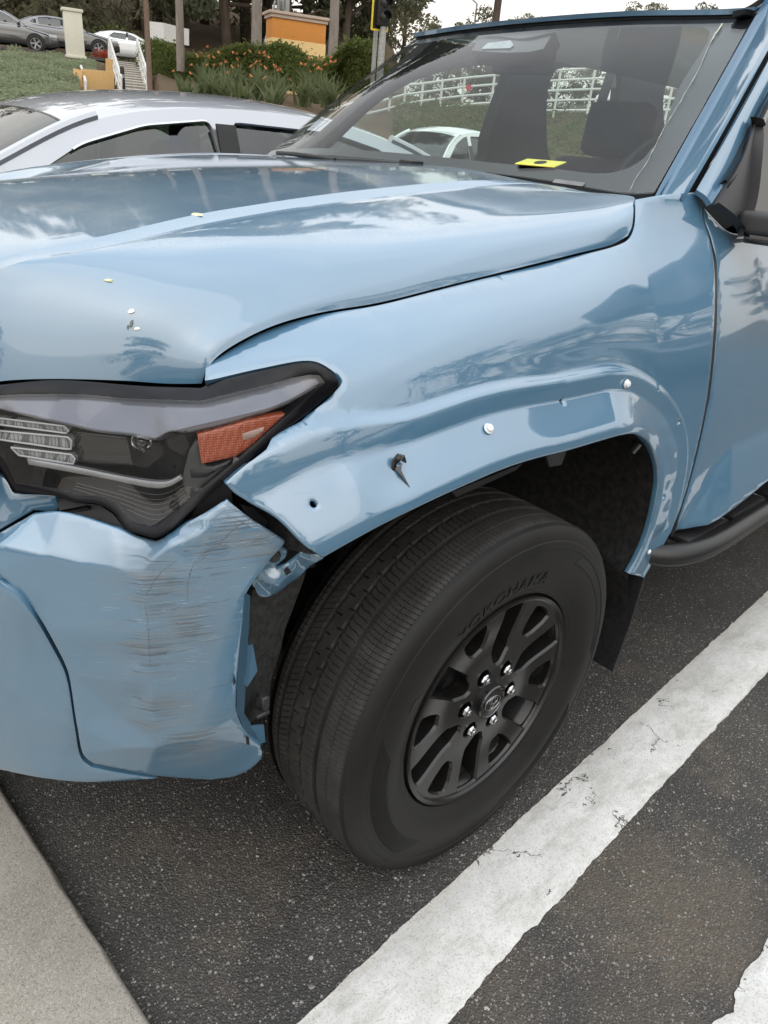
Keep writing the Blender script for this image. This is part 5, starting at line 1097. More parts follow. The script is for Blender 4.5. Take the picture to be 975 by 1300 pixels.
bm = bmesh.new(); n = 220; rows_ = []
for i in range(n+1):
    t = -9+18*i/n if False else -6+9*i/n; p = k0+kd*t; j = RNG.normal()*.0008; q = p-kn*j
    rows_.append([bm.verts.new((q[0]-kn[0]*.012, q[1]-kn[1]*.012, 0)), bm.verts.new((q[0]-kn[0]*.002, q[1]-kn[1]*.002, KZ-.012)), bm.verts.new((q[0]+kn[0]*.002, q[1]+kn[1]*.002, KZ-.003)), bm.verts.new((q[0]+kn[0]*.007, q[1]+kn[1]*.007, KZ)), bm.verts.new((q[0]+kn[0]*.16, q[1]+kn[1]*.16, KZ)), bm.verts.new((p[0]+kn[0]*4, p[1]+kn[1]*4, KZ+.02))])
for a, b in zip(rows_[:-1], rows_[1:]):
    for j in range(5): bm.faces.new((a[j], a[j+1], b[j+1], b[j]))
tag(bmob('kerb', bm, M['concrete'], None, True, 40), kind='structure')
# ---- painted parking lines: an older greyer coat under a newer one, both chipped along the edges
def line_mat(name, lo, hi, wear):
    m, nt, b = new_mat(name); v = coords(nt); n = noise(nt, v, 5, 6, .7); f = noise(nt, v, 55, 6, .75)
    ed = voro(nt, coords(nt, (1, 1, 1)), 5.5, 'DISTANCE_TO_EDGE'); wv = noise(nt, v, 40, 3, out='Color')
    vv = nt.nodes.new('ShaderNodeMix'); vv.data_type = 'VECTOR'; vv.inputs['Factor'].default_value = .06
    nt.links.new(v, vv.inputs[4]); nt.links.new(wv, vv.inputs[5]); vo = nt.nodes.new('ShaderNodeTexVoronoi'); vo.feature = 'DISTANCE_TO_EDGE'; vo.inputs['Scale'].default_value = 7.5; nt.links.new(vv.outputs[1], vo.inputs['Vector'])
    crack = math_(nt, 'MULTIPLY', math_(nt, 'LESS_THAN', vo.outputs['Distance'], .010), math_(nt, 'GREATER_THAN', noise(nt, v, 4.5, 4), .60))
    c = ramp(nt, n, [(.3, lo), (.62, hi)]); c = mixc(nt, math_(nt, 'MULTIPLY', math_(nt, 'MAXIMUM', math_(nt, 'SUBTRACT', f, .5), 0), 1.6), c, (.30, .28, .24))
    chip = math_(nt, 'GREATER_THAN', math_(nt, 'ADD', noise(nt, v, 24, 6, .72), math_(nt, 'MULTIPLY', noise(nt, v, 3.1, 3), .35)), wear)
    k = math_(nt, 'MAXIMUM', math_(nt, 'MULTIPLY', crack, .85), chip); gr = math_(nt, 'MINIMUM', math_(nt, 'MULTIPLY', math_(nt, 'MAXIMUM', math_(nt, 'SUBTRACT', noise(nt, coords(nt, (3, 9, 1), (0, 0, .1)), 2.2, 7, .72), .5), 0), 3.2), .6); c = mixc(nt, gr, c, (.30, .285, .25)); sp_ = voro(nt, v, 420, 'F1', 'Color'); s3 = nt.nodes.new('ShaderNodeSeparateColor'); nt.links.new(sp_, s3.inputs[0]); c = mixc(nt, math_(nt, 'MULTIPLY', math_(nt, 'GREATER_THAN', s3.outputs[0], .86), .35), c, (.22, .21, .19)); c = mixc(nt, k, c, (.032, .030, .028))
    nt.links.new(c, b.inputs['Base Color']); b.inputs['Roughness'].default_value = .75; bump(nt, b, math_(nt, 'SUBTRACT', math_(nt, 'MULTIPLY', f, .6), math_(nt, 'MULTIPLY', k, 1.5)), .7, .003); return m
M['line_new'] = line_mat('white_line_paint', (.50, .49, .465), (.67, .662, .64), .915); M['line_old'] = line_mat('grey_line_paint', (.48, .465, .43), (.60, .585, .55), .86)
def pline(a0, a1, b0, b1, z, m, nm, L0=-.3, L1=6.0, jag=.004):
    a0, a1, b0, b1 = [np.array(at(*q, z=0.0)) for q in (a0, a1, b0, b1)]; da = (a1-a0)/np.linalg.norm(a1-a0); db = (b1-b0)/np.linalg.norm(b1-b0); n = 900; V = []; F = []
    t = L0+(L1-L0)*np.arange(n+1)/n
    def jit(s): 
        r = np.random.default_rng(s); e = sum(np.interp(t, np.arange(L0-1, L1+1, st), r.normal(size=len(np.arange(L0-1, L1+1, st))))*amp for st, amp in ((.11, .5), (.035, .8), (.012, .6))); big = np.interp(t, np.arange(L0-1, L1+1, .05), np.maximum(r.normal(size=len(np.arange(L0-1, L1+1, .05)))-1.5, 0)*7); return e*jag+big*jag*.8
    ja, jb = jit(3), jit(5); nrm_ = np.array([-da[1], da[0], 0]); nrm_ = nrm_ if (b0-a0)@nrm_ > 0 else -nrm_
    for i in range(n+1):
        A, B = a0+da*t[i]+nrm_*ja[i], b0+db*t[i]-nrm_*jb[i]
        for k in range(7): V.append((A+(B-A)*k/6)*[1, 1, 0]+[0, 0, z if 0 < k < 6 else z*.4])
    for i in range(n):
        for k in range(6): F.append((i*7+k, (i+1)*7+k, (i+1)*7+k+1, i*7+k+1))
    return tag(mob(nm, V, F, m, None, True, None), kind='structure')
pline((389, 1290), (975, 750), (560, 1300), (975, 853), .0045, M['line_old'], 'parking_line', jag=.0012)
pline((396, 1300), (975, 762), (566, 1300), (975, 850), .0085, M['line_new'], 'parking_line', jag=.0020)
pline((905, 1302), (976, 1190), (1040, 1390), (1130, 1250), .0085, M['line_new'], 'parking_line', L0=-.5, L1=5.0, jag=.0025)
# loose grit on the asphalt close to the camera
def grit(n):
    V = []; F = []
    ico = [(0, 0, 1), (.9, 0, .2), (.28, .85, .2), (-.73, .53, .2), (-.73, -.53, .2), (.28, -.85, .2)]
    cnt = 0
    while cnt < n:
        x, y = RNG.uniform(-.72, 1.4), RNG.uniform(-.9, .7)
        if RNG.random() > .35+.65*math.exp(-((x-.05)**2+(y-.1)**2)/.5): continue
        s = .0011*math.exp(RNG.normal()*.5)+.0006; a = RNG.uniform(0, 6.28); b0 = len(V); c, s_ = math.cos(a), math.sin(a); e = RNG.uniform(.6, 1.1)
        for px, py, pz in ico: V.append((x+(px*c-py*s_*e)*s*1.3, y+(px*s_+py*c*e)*s*1.3, .0004+pz*s*.9))
        F += [(b0, b0+1+i, b0+1+(i+1) % 5) for i in range(5)]; cnt += 1
    m, nt, b = new_mat('grit'); v = coords(nt); vo = voro(nt, v, 200, 'F1', 'Color'); sx = nt.nodes.new('ShaderNodeSeparateColor'); nt.links.new(vo, sx.inputs[0]); nt.links.new(ramp(nt, sx.outputs[0], [(0, (.06, .058, .055)), (.6, (.16, .15, .135)), (1, (.42, .40, .37))]), b.inputs['Base Color']); b.inputs['Roughness'].default_value = .8
    mob('loose_grit', V, F, m, None, False, None, kind='stuff')
grit(5200)
bpy.data.objects['loose_grit']['label'] = 'pale loose grit scattered over the asphalt'; bpy.data.objects['loose_grit']['category'] = 'grit'
# ============================================================ vegetation
def leafmat(name, a, b_, c, rough=.6, scale=1.2, transl=.0):
    m, nt, b = new_mat(name); v = coords(nt); n = noise(nt, v, scale, 4, .6); f = noise(nt, v, scale*14, 2)
    col = mixc(nt, n, a, b_); col = mixc(nt, math_(nt, 'MULTIPLY', math_(nt, 'GREATER_THAN', f, .57), .6), col, c); nt.links.new(col, b.inputs['Base Color'])
    b.inputs['Roughness'].default_value = rough; b.inputs['Specular IOR Level'].default_value = .25
    tr = nt.nodes.new('ShaderNodeBsdfTranslucent'); nt.links.new(mixc(nt, .35, col, c), tr.inputs['Color']); ms = nt.nodes.new('ShaderNodeMixShader'); ms.inputs[0].default_value = .5; o = nt.nodes['Material Output']     # thin leaves pass light
    nt.links.new(b.outputs[0], ms.inputs[1]); nt.links.new(tr.outputs[0], ms.inputs[2]); nt.links.new(ms.outputs[0], o.inputs['Surface']); return m
M['leaf_dark'] = leafmat('dark_foliage', (.070, .086, .050), (.120, .128, .074), (.17, .17, .10), scale=.5)
M['leaf_olive'] = leafmat('olive_foliage', (.105, .110, .064), (.16, .155, .092), (.21, .195, .12), scale=.5)
M['leaf_hedge'] = leafmat('hedge_foliage', (.075, .108, .026), (.135, .17, .045), (.19, .21, .065))
M['leaf_cover'] = leafmat('groundcover_foliage', (.19, .225, .125), (.27, .31, .19), (.38, .405, .275), scale=.9)
M['leaf_strap'] = leafmat('strap_leaf', (.06, .09, .042), (.12, .155, .07), (.21, .21, .10), scale=3)
M['leaf_red'] = leafmat('red_leaf', (.30, .04, .02), (.42, .08, .04), (.5, .14, .08), scale=3)
M['flower'] = leafmat('orange_petal', (.62, .20, .06), (.72, .30, .12), (.70, .42, .26), scale=8)
def bark(name, a, b_):
    m, nt, b = new_mat(name); n = noise(nt, coords(nt, (6, 6, 1.2)), 2.0, 6, .65); nt.links.new(ramp(nt, n, [(.3, a), (.7, b_)]), b.inputs['Base Color']); b.inputs['Roughness'].default_value = .9; bump(nt, b, n, .6, .03); return m
M['bark'] = bark('brown_bark', (.05, .036, .026), (.11, .085, .065)); M['bark_grey'] = bark('grey_bark', (.16, .135, .115), (.27, .235, .205))
def leaves(cen, size, n_per=1, flat=.0, asp=(1.0, .45)):
    """one rhombic leaf face per centre, random tilt"""
    N = len(cen); a = RNG.normal(size=(N, 3)); a[:, 2] *= (1-flat); a /= np.linalg.norm(a, axis=1)[:, None]; b = RNG.normal(size=(N, 3)); b[:, 2] *= (1-flat); b -= (b*a).sum(1)[:, None]*a; b /= np.linalg.norm(b, axis=1)[:, None]
    s = size*np.exp(RNG.normal(size=N)*.3); u = a*(s*asp[0])[:, None]; w = b*(s*asp[1])[:, None]
    V = np.stack([cen-u*.5, cen+w*.5, cen+u*.5, cen-w*.5], 1).reshape(-1, 3); F = np.arange(4*N).reshape(-1, 4); return V, F
def leafmesh(name, cen, size, m, **k):
    V, F = leaves(np.array(cen), size, **k); me = bpy.data.meshes.new(name); me.from_pydata(V.tolist(), [], F.tolist()); me.materials.append(m); me.update(); return me
def crown_mesh(name, m, H, R, n, size, clumps=26, gap=.0, top=1.0, low=.35, seed=0):
    r = np.random.default_rng(seed); C = []
    for i in range(clumps):
        z = r.uniform(low, 1.0); rad = R*(1-.75*((z-low)/(1-low)-.35)**2)*r.uniform(.15, 1.0); a = r.uniform(0, 2*np.pi); C.append((rad*np.cos(a), rad*np.sin(a), z*H))
    C = np.array(C); k = r.integers(0, clumps, n); rr = R*r.uniform(.18, .42, clumps)[k]; d = r.normal(size=(n, 3)); d /= np.linalg.norm(d, axis=1)[:, None]
    pts = C[k]+d*(rr*r.uniform(.25, 1, n)**.5)[:, None]*[1, 1, .62]; return leafmesh(name, pts, size, m), C
def trunk_mesh(name, H, r0, r1, C, bend=.3, seed=0, limbs=9):
    r = np.random.default_rng(seed); bm = bmesh.new(); pts = [(bend*math.sin(t*3+seed)*t, bend*math.cos(t*2+seed)*t, H*t) for t in np.linspace(0, 1, 9)]
    add_tube(bm, pts, list(np.linspace(r0, r1, 9)), 8)
    for c in C[:limbs]:
        t = min(.85, max(.25, c[2]/H-.22)); i = int(t*8); p = Vector(pts[i]); q = Vector(c); add_tube(bm, [p, p.lerp(q, .5)+Vector((0, 0, .12*(q-p).length)), q], [r0*.38, r0*.25, r0*.08], 6)
    bmesh.ops.recalc_face_normals(bm, faces=bm.faces); me = bpy.data.meshes.new(name); bm.to_mesh(me); bm.free(); me.shade_smooth(); return me
TV = []
for i, (lm, H, R, n, sz, low) in enumerate([('leaf_dark', 9, 3.4, 5000, .26, .06), ('leaf_olive', 10, 3.0, 4600, .25, .08), ('leaf_dark', 12, 2.6, 4600, .25, .05), ('leaf_olive', 8, 3.8, 5200, .24, .05)]):
    cm, C = crown_mesh('crown', M[lm], H, R, n, sz, 30, low=low, seed=20+i); TV.append((cm, trunk_mesh('trunk', H*.9, .24, .06, C, seed=i)))
def tree(name, label, x, y, z, v, sc=1.0, rz=0.0, group=None, bk='bark', sz=None):
    t = thing(name, label, 'tree', (x, y, z), group); cm, tm = TV[v]
    a = bpy.data.objects.new('crown', cm); b = bpy.data.objects.new('trunk', tm)
    for o in (a, b):
        COL.objects.link(o); o.parent = t
    if not tm.materials: tm.materials.append(M[bk])
    t.scale = (sc, sc, sz or sc); t.rotation_euler = (0, 0, rz); return t
# wood behind the upper road and behind the white railing
k = 0
TG = 'trees of the wood behind the upper road'; WOOD = []
for px, D, v, sc in [(-60, 72, 0, 1.3), (-20, 62, 3, 1.1), (20, 66, 1, 1.15), (60, 58, 3, 1.15), (95, 60, 3, 1.0), (118, 74, 0, 1.3), (150, 84, 2, 1.2), (180, 66, 2, 1.0), (205, 70, 1, 1.2), (238, 62, 0, 1.15), (262, 72, 2, 1.2), (288, 60, 0, 1.15), (312, 66, 1, 1.25), (338, 70, 0, 1.3), (360, 60, 2, 1.1), (385, 64, 0, 1.1), (408, 72, 1, 1.25), (432, 62, 0, 1.05), (452, 68, 3, 1.1), (478, 74, 0, .95), (505, 80, 1, .75), (30, 86, 2, 1.6), (80, 92, 0, 1.6), (270, 92, 1, 1.6), (345, 90, 0, 1.55), (420, 88, 2, 1.3), (160, 96, 0, 1.5), (222, 96, 3, 1.5)]:
    WOOD.append((px, D, v, sc))
ORD = ['leftmost', 'second from the left', 'third from the left', 'fourth from the left', 'fifth from the left', 'sixth from the left', 'seventh from the left', 'eighth from the left', 'ninth from the left', 'tenth from the left', 'eleventh from the left', 'twelfth from the left', 'thirteenth from the left', 'fourteenth from the left']
KIND = ['dense dark green tree', 'olive green tree with loose crown', 'tall narrow dark tree', 'broad pale olive tree']
def ordered(items, key): return {id(q): i for i, q in enumerate(sorted(items, key=key))}
for row, test in (('front row', lambda q: q[1] < 68), ('back row', lambda q: q[1] >= 68)):
    for v_ in range(4):
        grp_ = sorted([q for q in WOOD if test(q) and q[2] == v_], key=lambda q: q[0])
        for i, (px, D, v, sc) in enumerate(grp_):
            x, y = polar(bearing(px), D); tree('tree', '%s, %s of the wood, %s' % (KIND[v], row, ORD[i]), x, y, terz(x, y)-.3, v, sc*1.45, k*1.7, TG); k += 1
RAIL = []
for px, D, v, sc in [(540, 60, 3, .62), (575, 64, 1, .55), (610, 58, 0, .65), (650, 66, 1, .65), (700, 62, 3, .7), (750, 66, 0, .7), (800, 60, 1, .7), (850, 58, 0, .75), (900, 60, 3, .8), (560, 46, 3, .42), (600, 44, 0, .40), (640, 46, 3, .42), (690, 44, 1, .42)]:
    RAIL.append((px, D, v, sc))
for v_ in range(4):
    for i, (px, D, v, sc) in enumerate(sorted([q for q in RAIL if q[2] == v_])):
        x, y = polar(bearing(px), D); tree('tree', '%s beyond the white railing, %s' % (KIND[v], ORD[i]), x, y, terz(x, y)-.3, v, sc, k*1.3, 'trees beyond the white railing'); k += 1
# three tall bare trunks rising from the hedge, crowns above the frame
pc, PC = crown_mesh('crown', M['leaf_dark'], 19, 5.2, 9000, .42, 34, low=.46, seed=77)
for px, pyb, w, D, lab in ((229, 72, 8.5, 35, 'slim grey tree trunk rising from the hedge left of the other two'), (325, 76, 11.5, 33, 'thick grey tree trunk rising from the hedge beside the stucco block'), (420.5, 98, 11, 31, 'grey tree trunk right of the stucco block')):
    p = far(px, pyb, D); t = thing('tree', lab, 'tree', (p[0], p[1], p[2]-.5), 'tall bare trunks in the hedge'); r = w/1060*D/2
    bm = bmesh.new(); add_tube(bm, [(0, 0, 0), (.02, 0, 2), (-.03, .02, 5), (.05, -.02, 9), (.0, 0, 14)], [r*1.15, r*1.02, r*.95, r*.8, r*.4], 12); bmob('trunk', bm, M['bark_grey'], t).matrix_parent_inverse = Matrix.Identity(4)
    o = bpy.data.objects.new('crown', pc); COL.objects.link(o); o.parent = t
# leafy ground cover on the bank
def scatter(name, m, nn, bf, df, size, lift, label, hfun=None, **k):
    P = []
    while len(P) < nn:
        b = RNG.uniform(*bf); D = df[0]+(df[1]-df[0])*RNG.random()**.8
        x, y = polar(b, D)
        if hfun and not hfun(b, D): continue
        P.append((x, y, ter(b, D)+abs(RNG.normal())*lift+.02+.10*(math.sin(x*1.9+1)*math.cos(y*2.3)+.4)))
    me = leafmesh(name, P, size, m, **k); o = bpy.data.objects.new(name, me); COL.objects.link(o); return tag(o, label, 'ground cover', kind='stuff')
bst = bearing(128), bearing(196)
scatter('ground_cover', M['leaf_cover'], 80000, (12, bst[0]), (17, 40.5), .105, .07, 'grey green leafy ground cover over the bank on the left', lambda b, D: D < 39+1.0*math.sin(b*3) and (D > 31.5 or b < bearing(104)), flat=.45)
scatter('ground_cover', M['leaf_cover'], 9000, (bst[1], bst[1]+5.5), (18, 27), .13, .08, 'grey green leafy ground cover right of the steps', flat=.45)
scatter('ground_cover', M['leaf_hedge'], 14000, (43, 72), (22, 30.5), .14, .10, 'green ground cover below the white railing', flat=.45)
# clipped hedge
def hedge(name, pts, wd, ht, n, label, m=M['leaf_hedge'], size=.16):
    P = []; pts = np.array(pts)
    for i in range(n):
        t = RNG.random()*(len(pts)-1); j = int(t); p = pts[j]+(pts[j+1]-pts[j])*(t-j); a = RNG.uniform(0, math.pi); r = .82+.22*RNG.random()+.12*math.sin(p[0]*2.1)*math.cos(p[1]*1.7)
        P.append((p[0]+RNG.normal()*.05, p[1]+wd*math.cos(a)*r, p[2]+ht*math.sin(a)*r*(1+.22*math.sin(p[0]*1.3+p[1]*.7)+.14*math.sin(p[0]*3.7))+.12*max(0, RNG.normal()-.6)))
    o = bpy.data.objects.new(name, leafmesh(name, P, size, m, flat=.3)); COL.objects.link(o); return tag(o, label, 'hedge')
hp = [far(px, py, D) for px, py, D in ((192, 92, 39), (230, 98, 36), (270, 104, 34), (310, 108, 32), (350, 112, 31), (390, 116, 29), (430, 118, 27), (455, 122, 26))]
hedge('hedge', hp, 1.5, 1.15, 48000, 'long green clipped hedge running below the stucco block', size=.11)
hedge('hedge', [far(px, py, 31) for px, py in ((470, 172), (520, 168), (560, 163), (600, 160), (640, 158), (700, 160), (780, 162), (860, 164))], .8, .55, 9000, 'low dark hedge along the foot of the white railing', M['leaf_dark'], .15)
p = far(147, 62, 52); o = bpy.data.objects.new('shrub', leafmesh('shrub', np.array(p)+RNG.normal(size=(900, 3))*[1.0, .6, .5], .22, M['leaf_hedge'])); COL.objects.link(o); tag(o, 'round green shrub behind the white coupe', 'shrub')
p = far(131, 68, 43); o = bpy.data.objects.new('red_shrub', leafmesh('red_shrub', np.array(p)+RNG.normal(size=(420, 3))*[.16, .2, .13]+[0, 0, -.1], .12, M['leaf_red'])); COL.objects.link(o); tag(o, 'small red leaved shrub left of the stair rail', 'shrub')
# bird-of-paradise plants with orange flowers
def strap_plant(seed):
    r = np.random.default_rng(seed); V = []; F = []; FV = []; FF = []
    for i in range(40):
        a = r.uniform(0, 6.28); L_ = r.uniform(.55, 1.2); lean = r.uniform(.1, .95); w_ = .045; px_ = r.normal()*.12; py_ = r.normal()*.12; b0 = len(V)
        for k in range(5):
            t = k/4; rr = lean*L_*t**1.6; ww = w_*math.sin(math.pi*min(.97, .15+.85*t))+.004; c = Vector((px_+rr*math.cos(a), py_+rr*math.sin(a), L_*t*(1-.25*t*lean)))
            s_ = Vector((-math.sin(a), math.cos(a), 0))*ww; V += [tuple(c-s_), tuple(c+s_)]
        F += [(b0+2*k, b0+2*k+1, b0+2*k+3, b0+2*k+2) for k in range(4)]
    for i in range(4):
        a = r.uniform(0, 6.28); h = r.uniform(.9, 1.35); c = Vector((r.normal()*.25, r.normal()*.25, h))
        for k in range(5):
            d = Vector((math.cos(a+k*.25), math.sin(a+k*.25), .3+.25*k)).normalized()*.13; s_ = Vector((-math.sin(a), math.cos(a), .2))*.03; b0 = len(FV); FV += [tuple(c), tuple(c+d*.5+s_), tuple(c+d), tuple(c+d*.5-s_)]; FF.append((b0, b0+1, b0+2, b0+3))
        b0 = len(FV); FV += [(c.x-.012, c.y, 0), (c.x+.012, c.y, 0), (c.x+.01, c.y, h), (c.x-.01, c.y, h)]; 
    m1 = bpy.data.meshes.new('leaves'); m1.from_pydata(V, [], F); m1.materials.append(M['leaf_strap']); m2 = bpy.data.meshes.new('flowers'); m2.from_pydata(FV, [], FF); m2.materials.append(M['flower']); return m1, m2
SPV = [strap_plant(s) for s in (1, 2, 3)]
FP = sorted([(238, 134, 24, 1.05), (262, 128, 25, 1.15), (285, 132, 23, 1.2), (278, 120, 28, 1.1), (310, 142, 21, 1.05), (330, 128, 24, 1.2), (345, 148, 19, 1.0), (300, 118, 28, 1.15), (262, 112, 30, 1.2), (352, 128, 25, 1.1), (385, 136, 21, .95), (402, 132, 22, 1.05), (418, 138, 20, 1.0), (395, 124, 26, 1.1), (328, 116, 28, 1.0)])
FL = ['leftmost orange flowering plant, by the slim trunk', 'second orange flowering plant from the left, low on the bank']+['%s orange flowering plant from the left on the bank' % q for q in ('third', 'fourth', 'fifth', 'sixth', 'seventh', 'eighth', 'ninth', 'tenth', 'eleventh', 'twelfth', 'thirteenth')]+['next to last orange flowering plant on the bank towards the suv', 'rightmost orange flowering plant, nearest the windshield of the suv']
for i, (px, py, D, s) in enumerate(FP):
    p = far(px, py, D); t = thing('flowering_plant', FL[i], 'plant', tuple(p), 'orange flowering plants on the bank'); t.scale = (s*.72,)*3; t.rotation_euler = (0, 0, i*1.1)
    for me in SPV[i % 3]:
        o = bpy.data.objects.new(me.name.split('.')[0], me); COL.objects.link(o); o.parent = t
        if me.name.startswith('flowers'): o['kind'] = 'stuff'
# bare-branched spreading tree and neighbours on the near side of the lot (they stand behind the photographer and show in the paint and glass)
def spreading(x, y, H, R, seed, lab):
    r = np.random.default_rng(seed); t = thing('tree', lab, 'tree', (x, y, 0), 'spreading trees across the car park'); bm = bmesh.new(); tips = []
    def grow(p, d, L_, rad, lv):
        q = p+d*L_; m_ = p.lerp(q, .5)+Vector(r.normal(size=3))*L_*.07; add_tube(bm, [p, m_, q], [rad, rad*.85, rad*.65], 6)
        if lv == 0: tips.append(q); return
        for _ in range(r.integers(2, 4)):
            nd_ = (d+Vector(r.normal(size=3))*.62+Vector((0, 0, .06))).normalized(); grow(q, nd_, L_*r.uniform(.6, .85), rad*.6, lv-1)
    grow(Vector((0, 0, 0)), Vector((.05, 0, 1)), H*.32, .22, 4); bmob('trunk', bm, M['bark'], t).matrix_parent_inverse = Matrix.Identity(4)
    P = np.concatenate([np.array(q)+r.normal(size=(42, 3))*[.5, .5, .22] for q in tips]); o = bpy.data.objects.new('crown', leafmesh('crown', P, .2, M['leaf_dark'])); COL.objects.link(o); o.parent = t
for a in ((9.5, -8.5, 8.5, 4, 3, 'spreading tree with open branches across the car park'), (17, -13, 9, 4, 5, 'spreading tree farther along the car park')): spreading(*a)
for i, (x, y, v, s) in enumerate([(-16, -24, 0, 1.1), (-6, -30, 3, 1.2), (6, -28, 1, 1.1), (18, -30, 0, 1.2), (30, -24, 3, 1.2), (42, -16, 0, 1.2), (50, -4, 1, 1.3), (-24, -12, 1, 1.1), (-30, 2, 0, 1.2), (-26, 18, 3, 1.2), (-16, 30, 0, 1.2), (-6, 36, 2, 1.2)]):
    tree('tree', 'leafy tree round the car park outside the view, '+ORD[i].replace('from the left', 'going round').replace('leftmost', 'first going round'), x, y, max(0, terz(x, y))-.2, v, s, i, 'trees round the car park')
# ============================================================ other cars
def car_paint(name, c, metal=.0): 
    m = paint(name, c); m.node_tree.nodes['Principled BSDF'].inputs['Metallic'].default_value = metal; return m
M['silver'] = car_paint('silver_paint', (.33, .345, .38), .45); M['white_car'] = car_paint('white_paint', (.72, .73, .72)); M['grey_car'] = car_paint('dark_grey_paint', (.035, .037, .042), .3); M['black_car'] = car_paint('black_blue_paint', (.012, .013, .018), .2); M['mid_grey'] = car_paint('mid_grey_paint', (.14, .15, .16), .3)
M['car_tyre'] = simple('plain_tyre', (.02, .02, .02), .8); M['alloy'] = simple('alloy', (.45, .46, .48), .3, metal=.8)
M['head_glass'] = simple('clear_lamp', (.55, .57, .58), .15, coat=.5); M['tail'] = simple('red_lamp', (.35, .02, .02), .2, coat=.5); M['chrome_trim'] = simple('bright_trim', (.6, .61, .62), .2, metal=.9, var=.05)
def car_wheel_meshes():
    bm = bmesh.new(); add_lathe(bm, [(.215, -.08), (.225, -.105), (.30, -.11), (.322, -.08), (.325, 0), (.322, .08), (.30, .11), (.225, .105), (.215, .08)], 40); bmesh.ops.recalc_face_normals(bm, faces=bm.faces); a = bpy.data.meshes.new('tyre'); bm.to_mesh(a); bm.free(); a.shade_smooth(); a.materials.append(M['car_tyre'])
    bm = bmesh.new(); add_lathe(bm, [(0, .03), (.2, .03), (.21, .09), (.222, .09), (.222, -.09), (0, -.09)], 40); add_lathe(bm, [(0, .085), (.05, .085), (.06, .06)], 20)
    for i in range(5):
        for da in (-.12, .12): add_tube(bm, [(.03*math.cos(i*1.2566), .03*math.sin(i*1.2566), .075), (.205*math.cos(i*1.2566+da), .205*math.sin(i*1.2566+da), .085)], .017, 6)
    bmesh.ops.recalc_face_normals(bm, faces=bm.faces); b = bpy.data.meshes.new('rim'); bm.to_mesh(b); bm.free(); b.materials.append(M['alloy']); return a, b
CW = car_wheel_meshes()
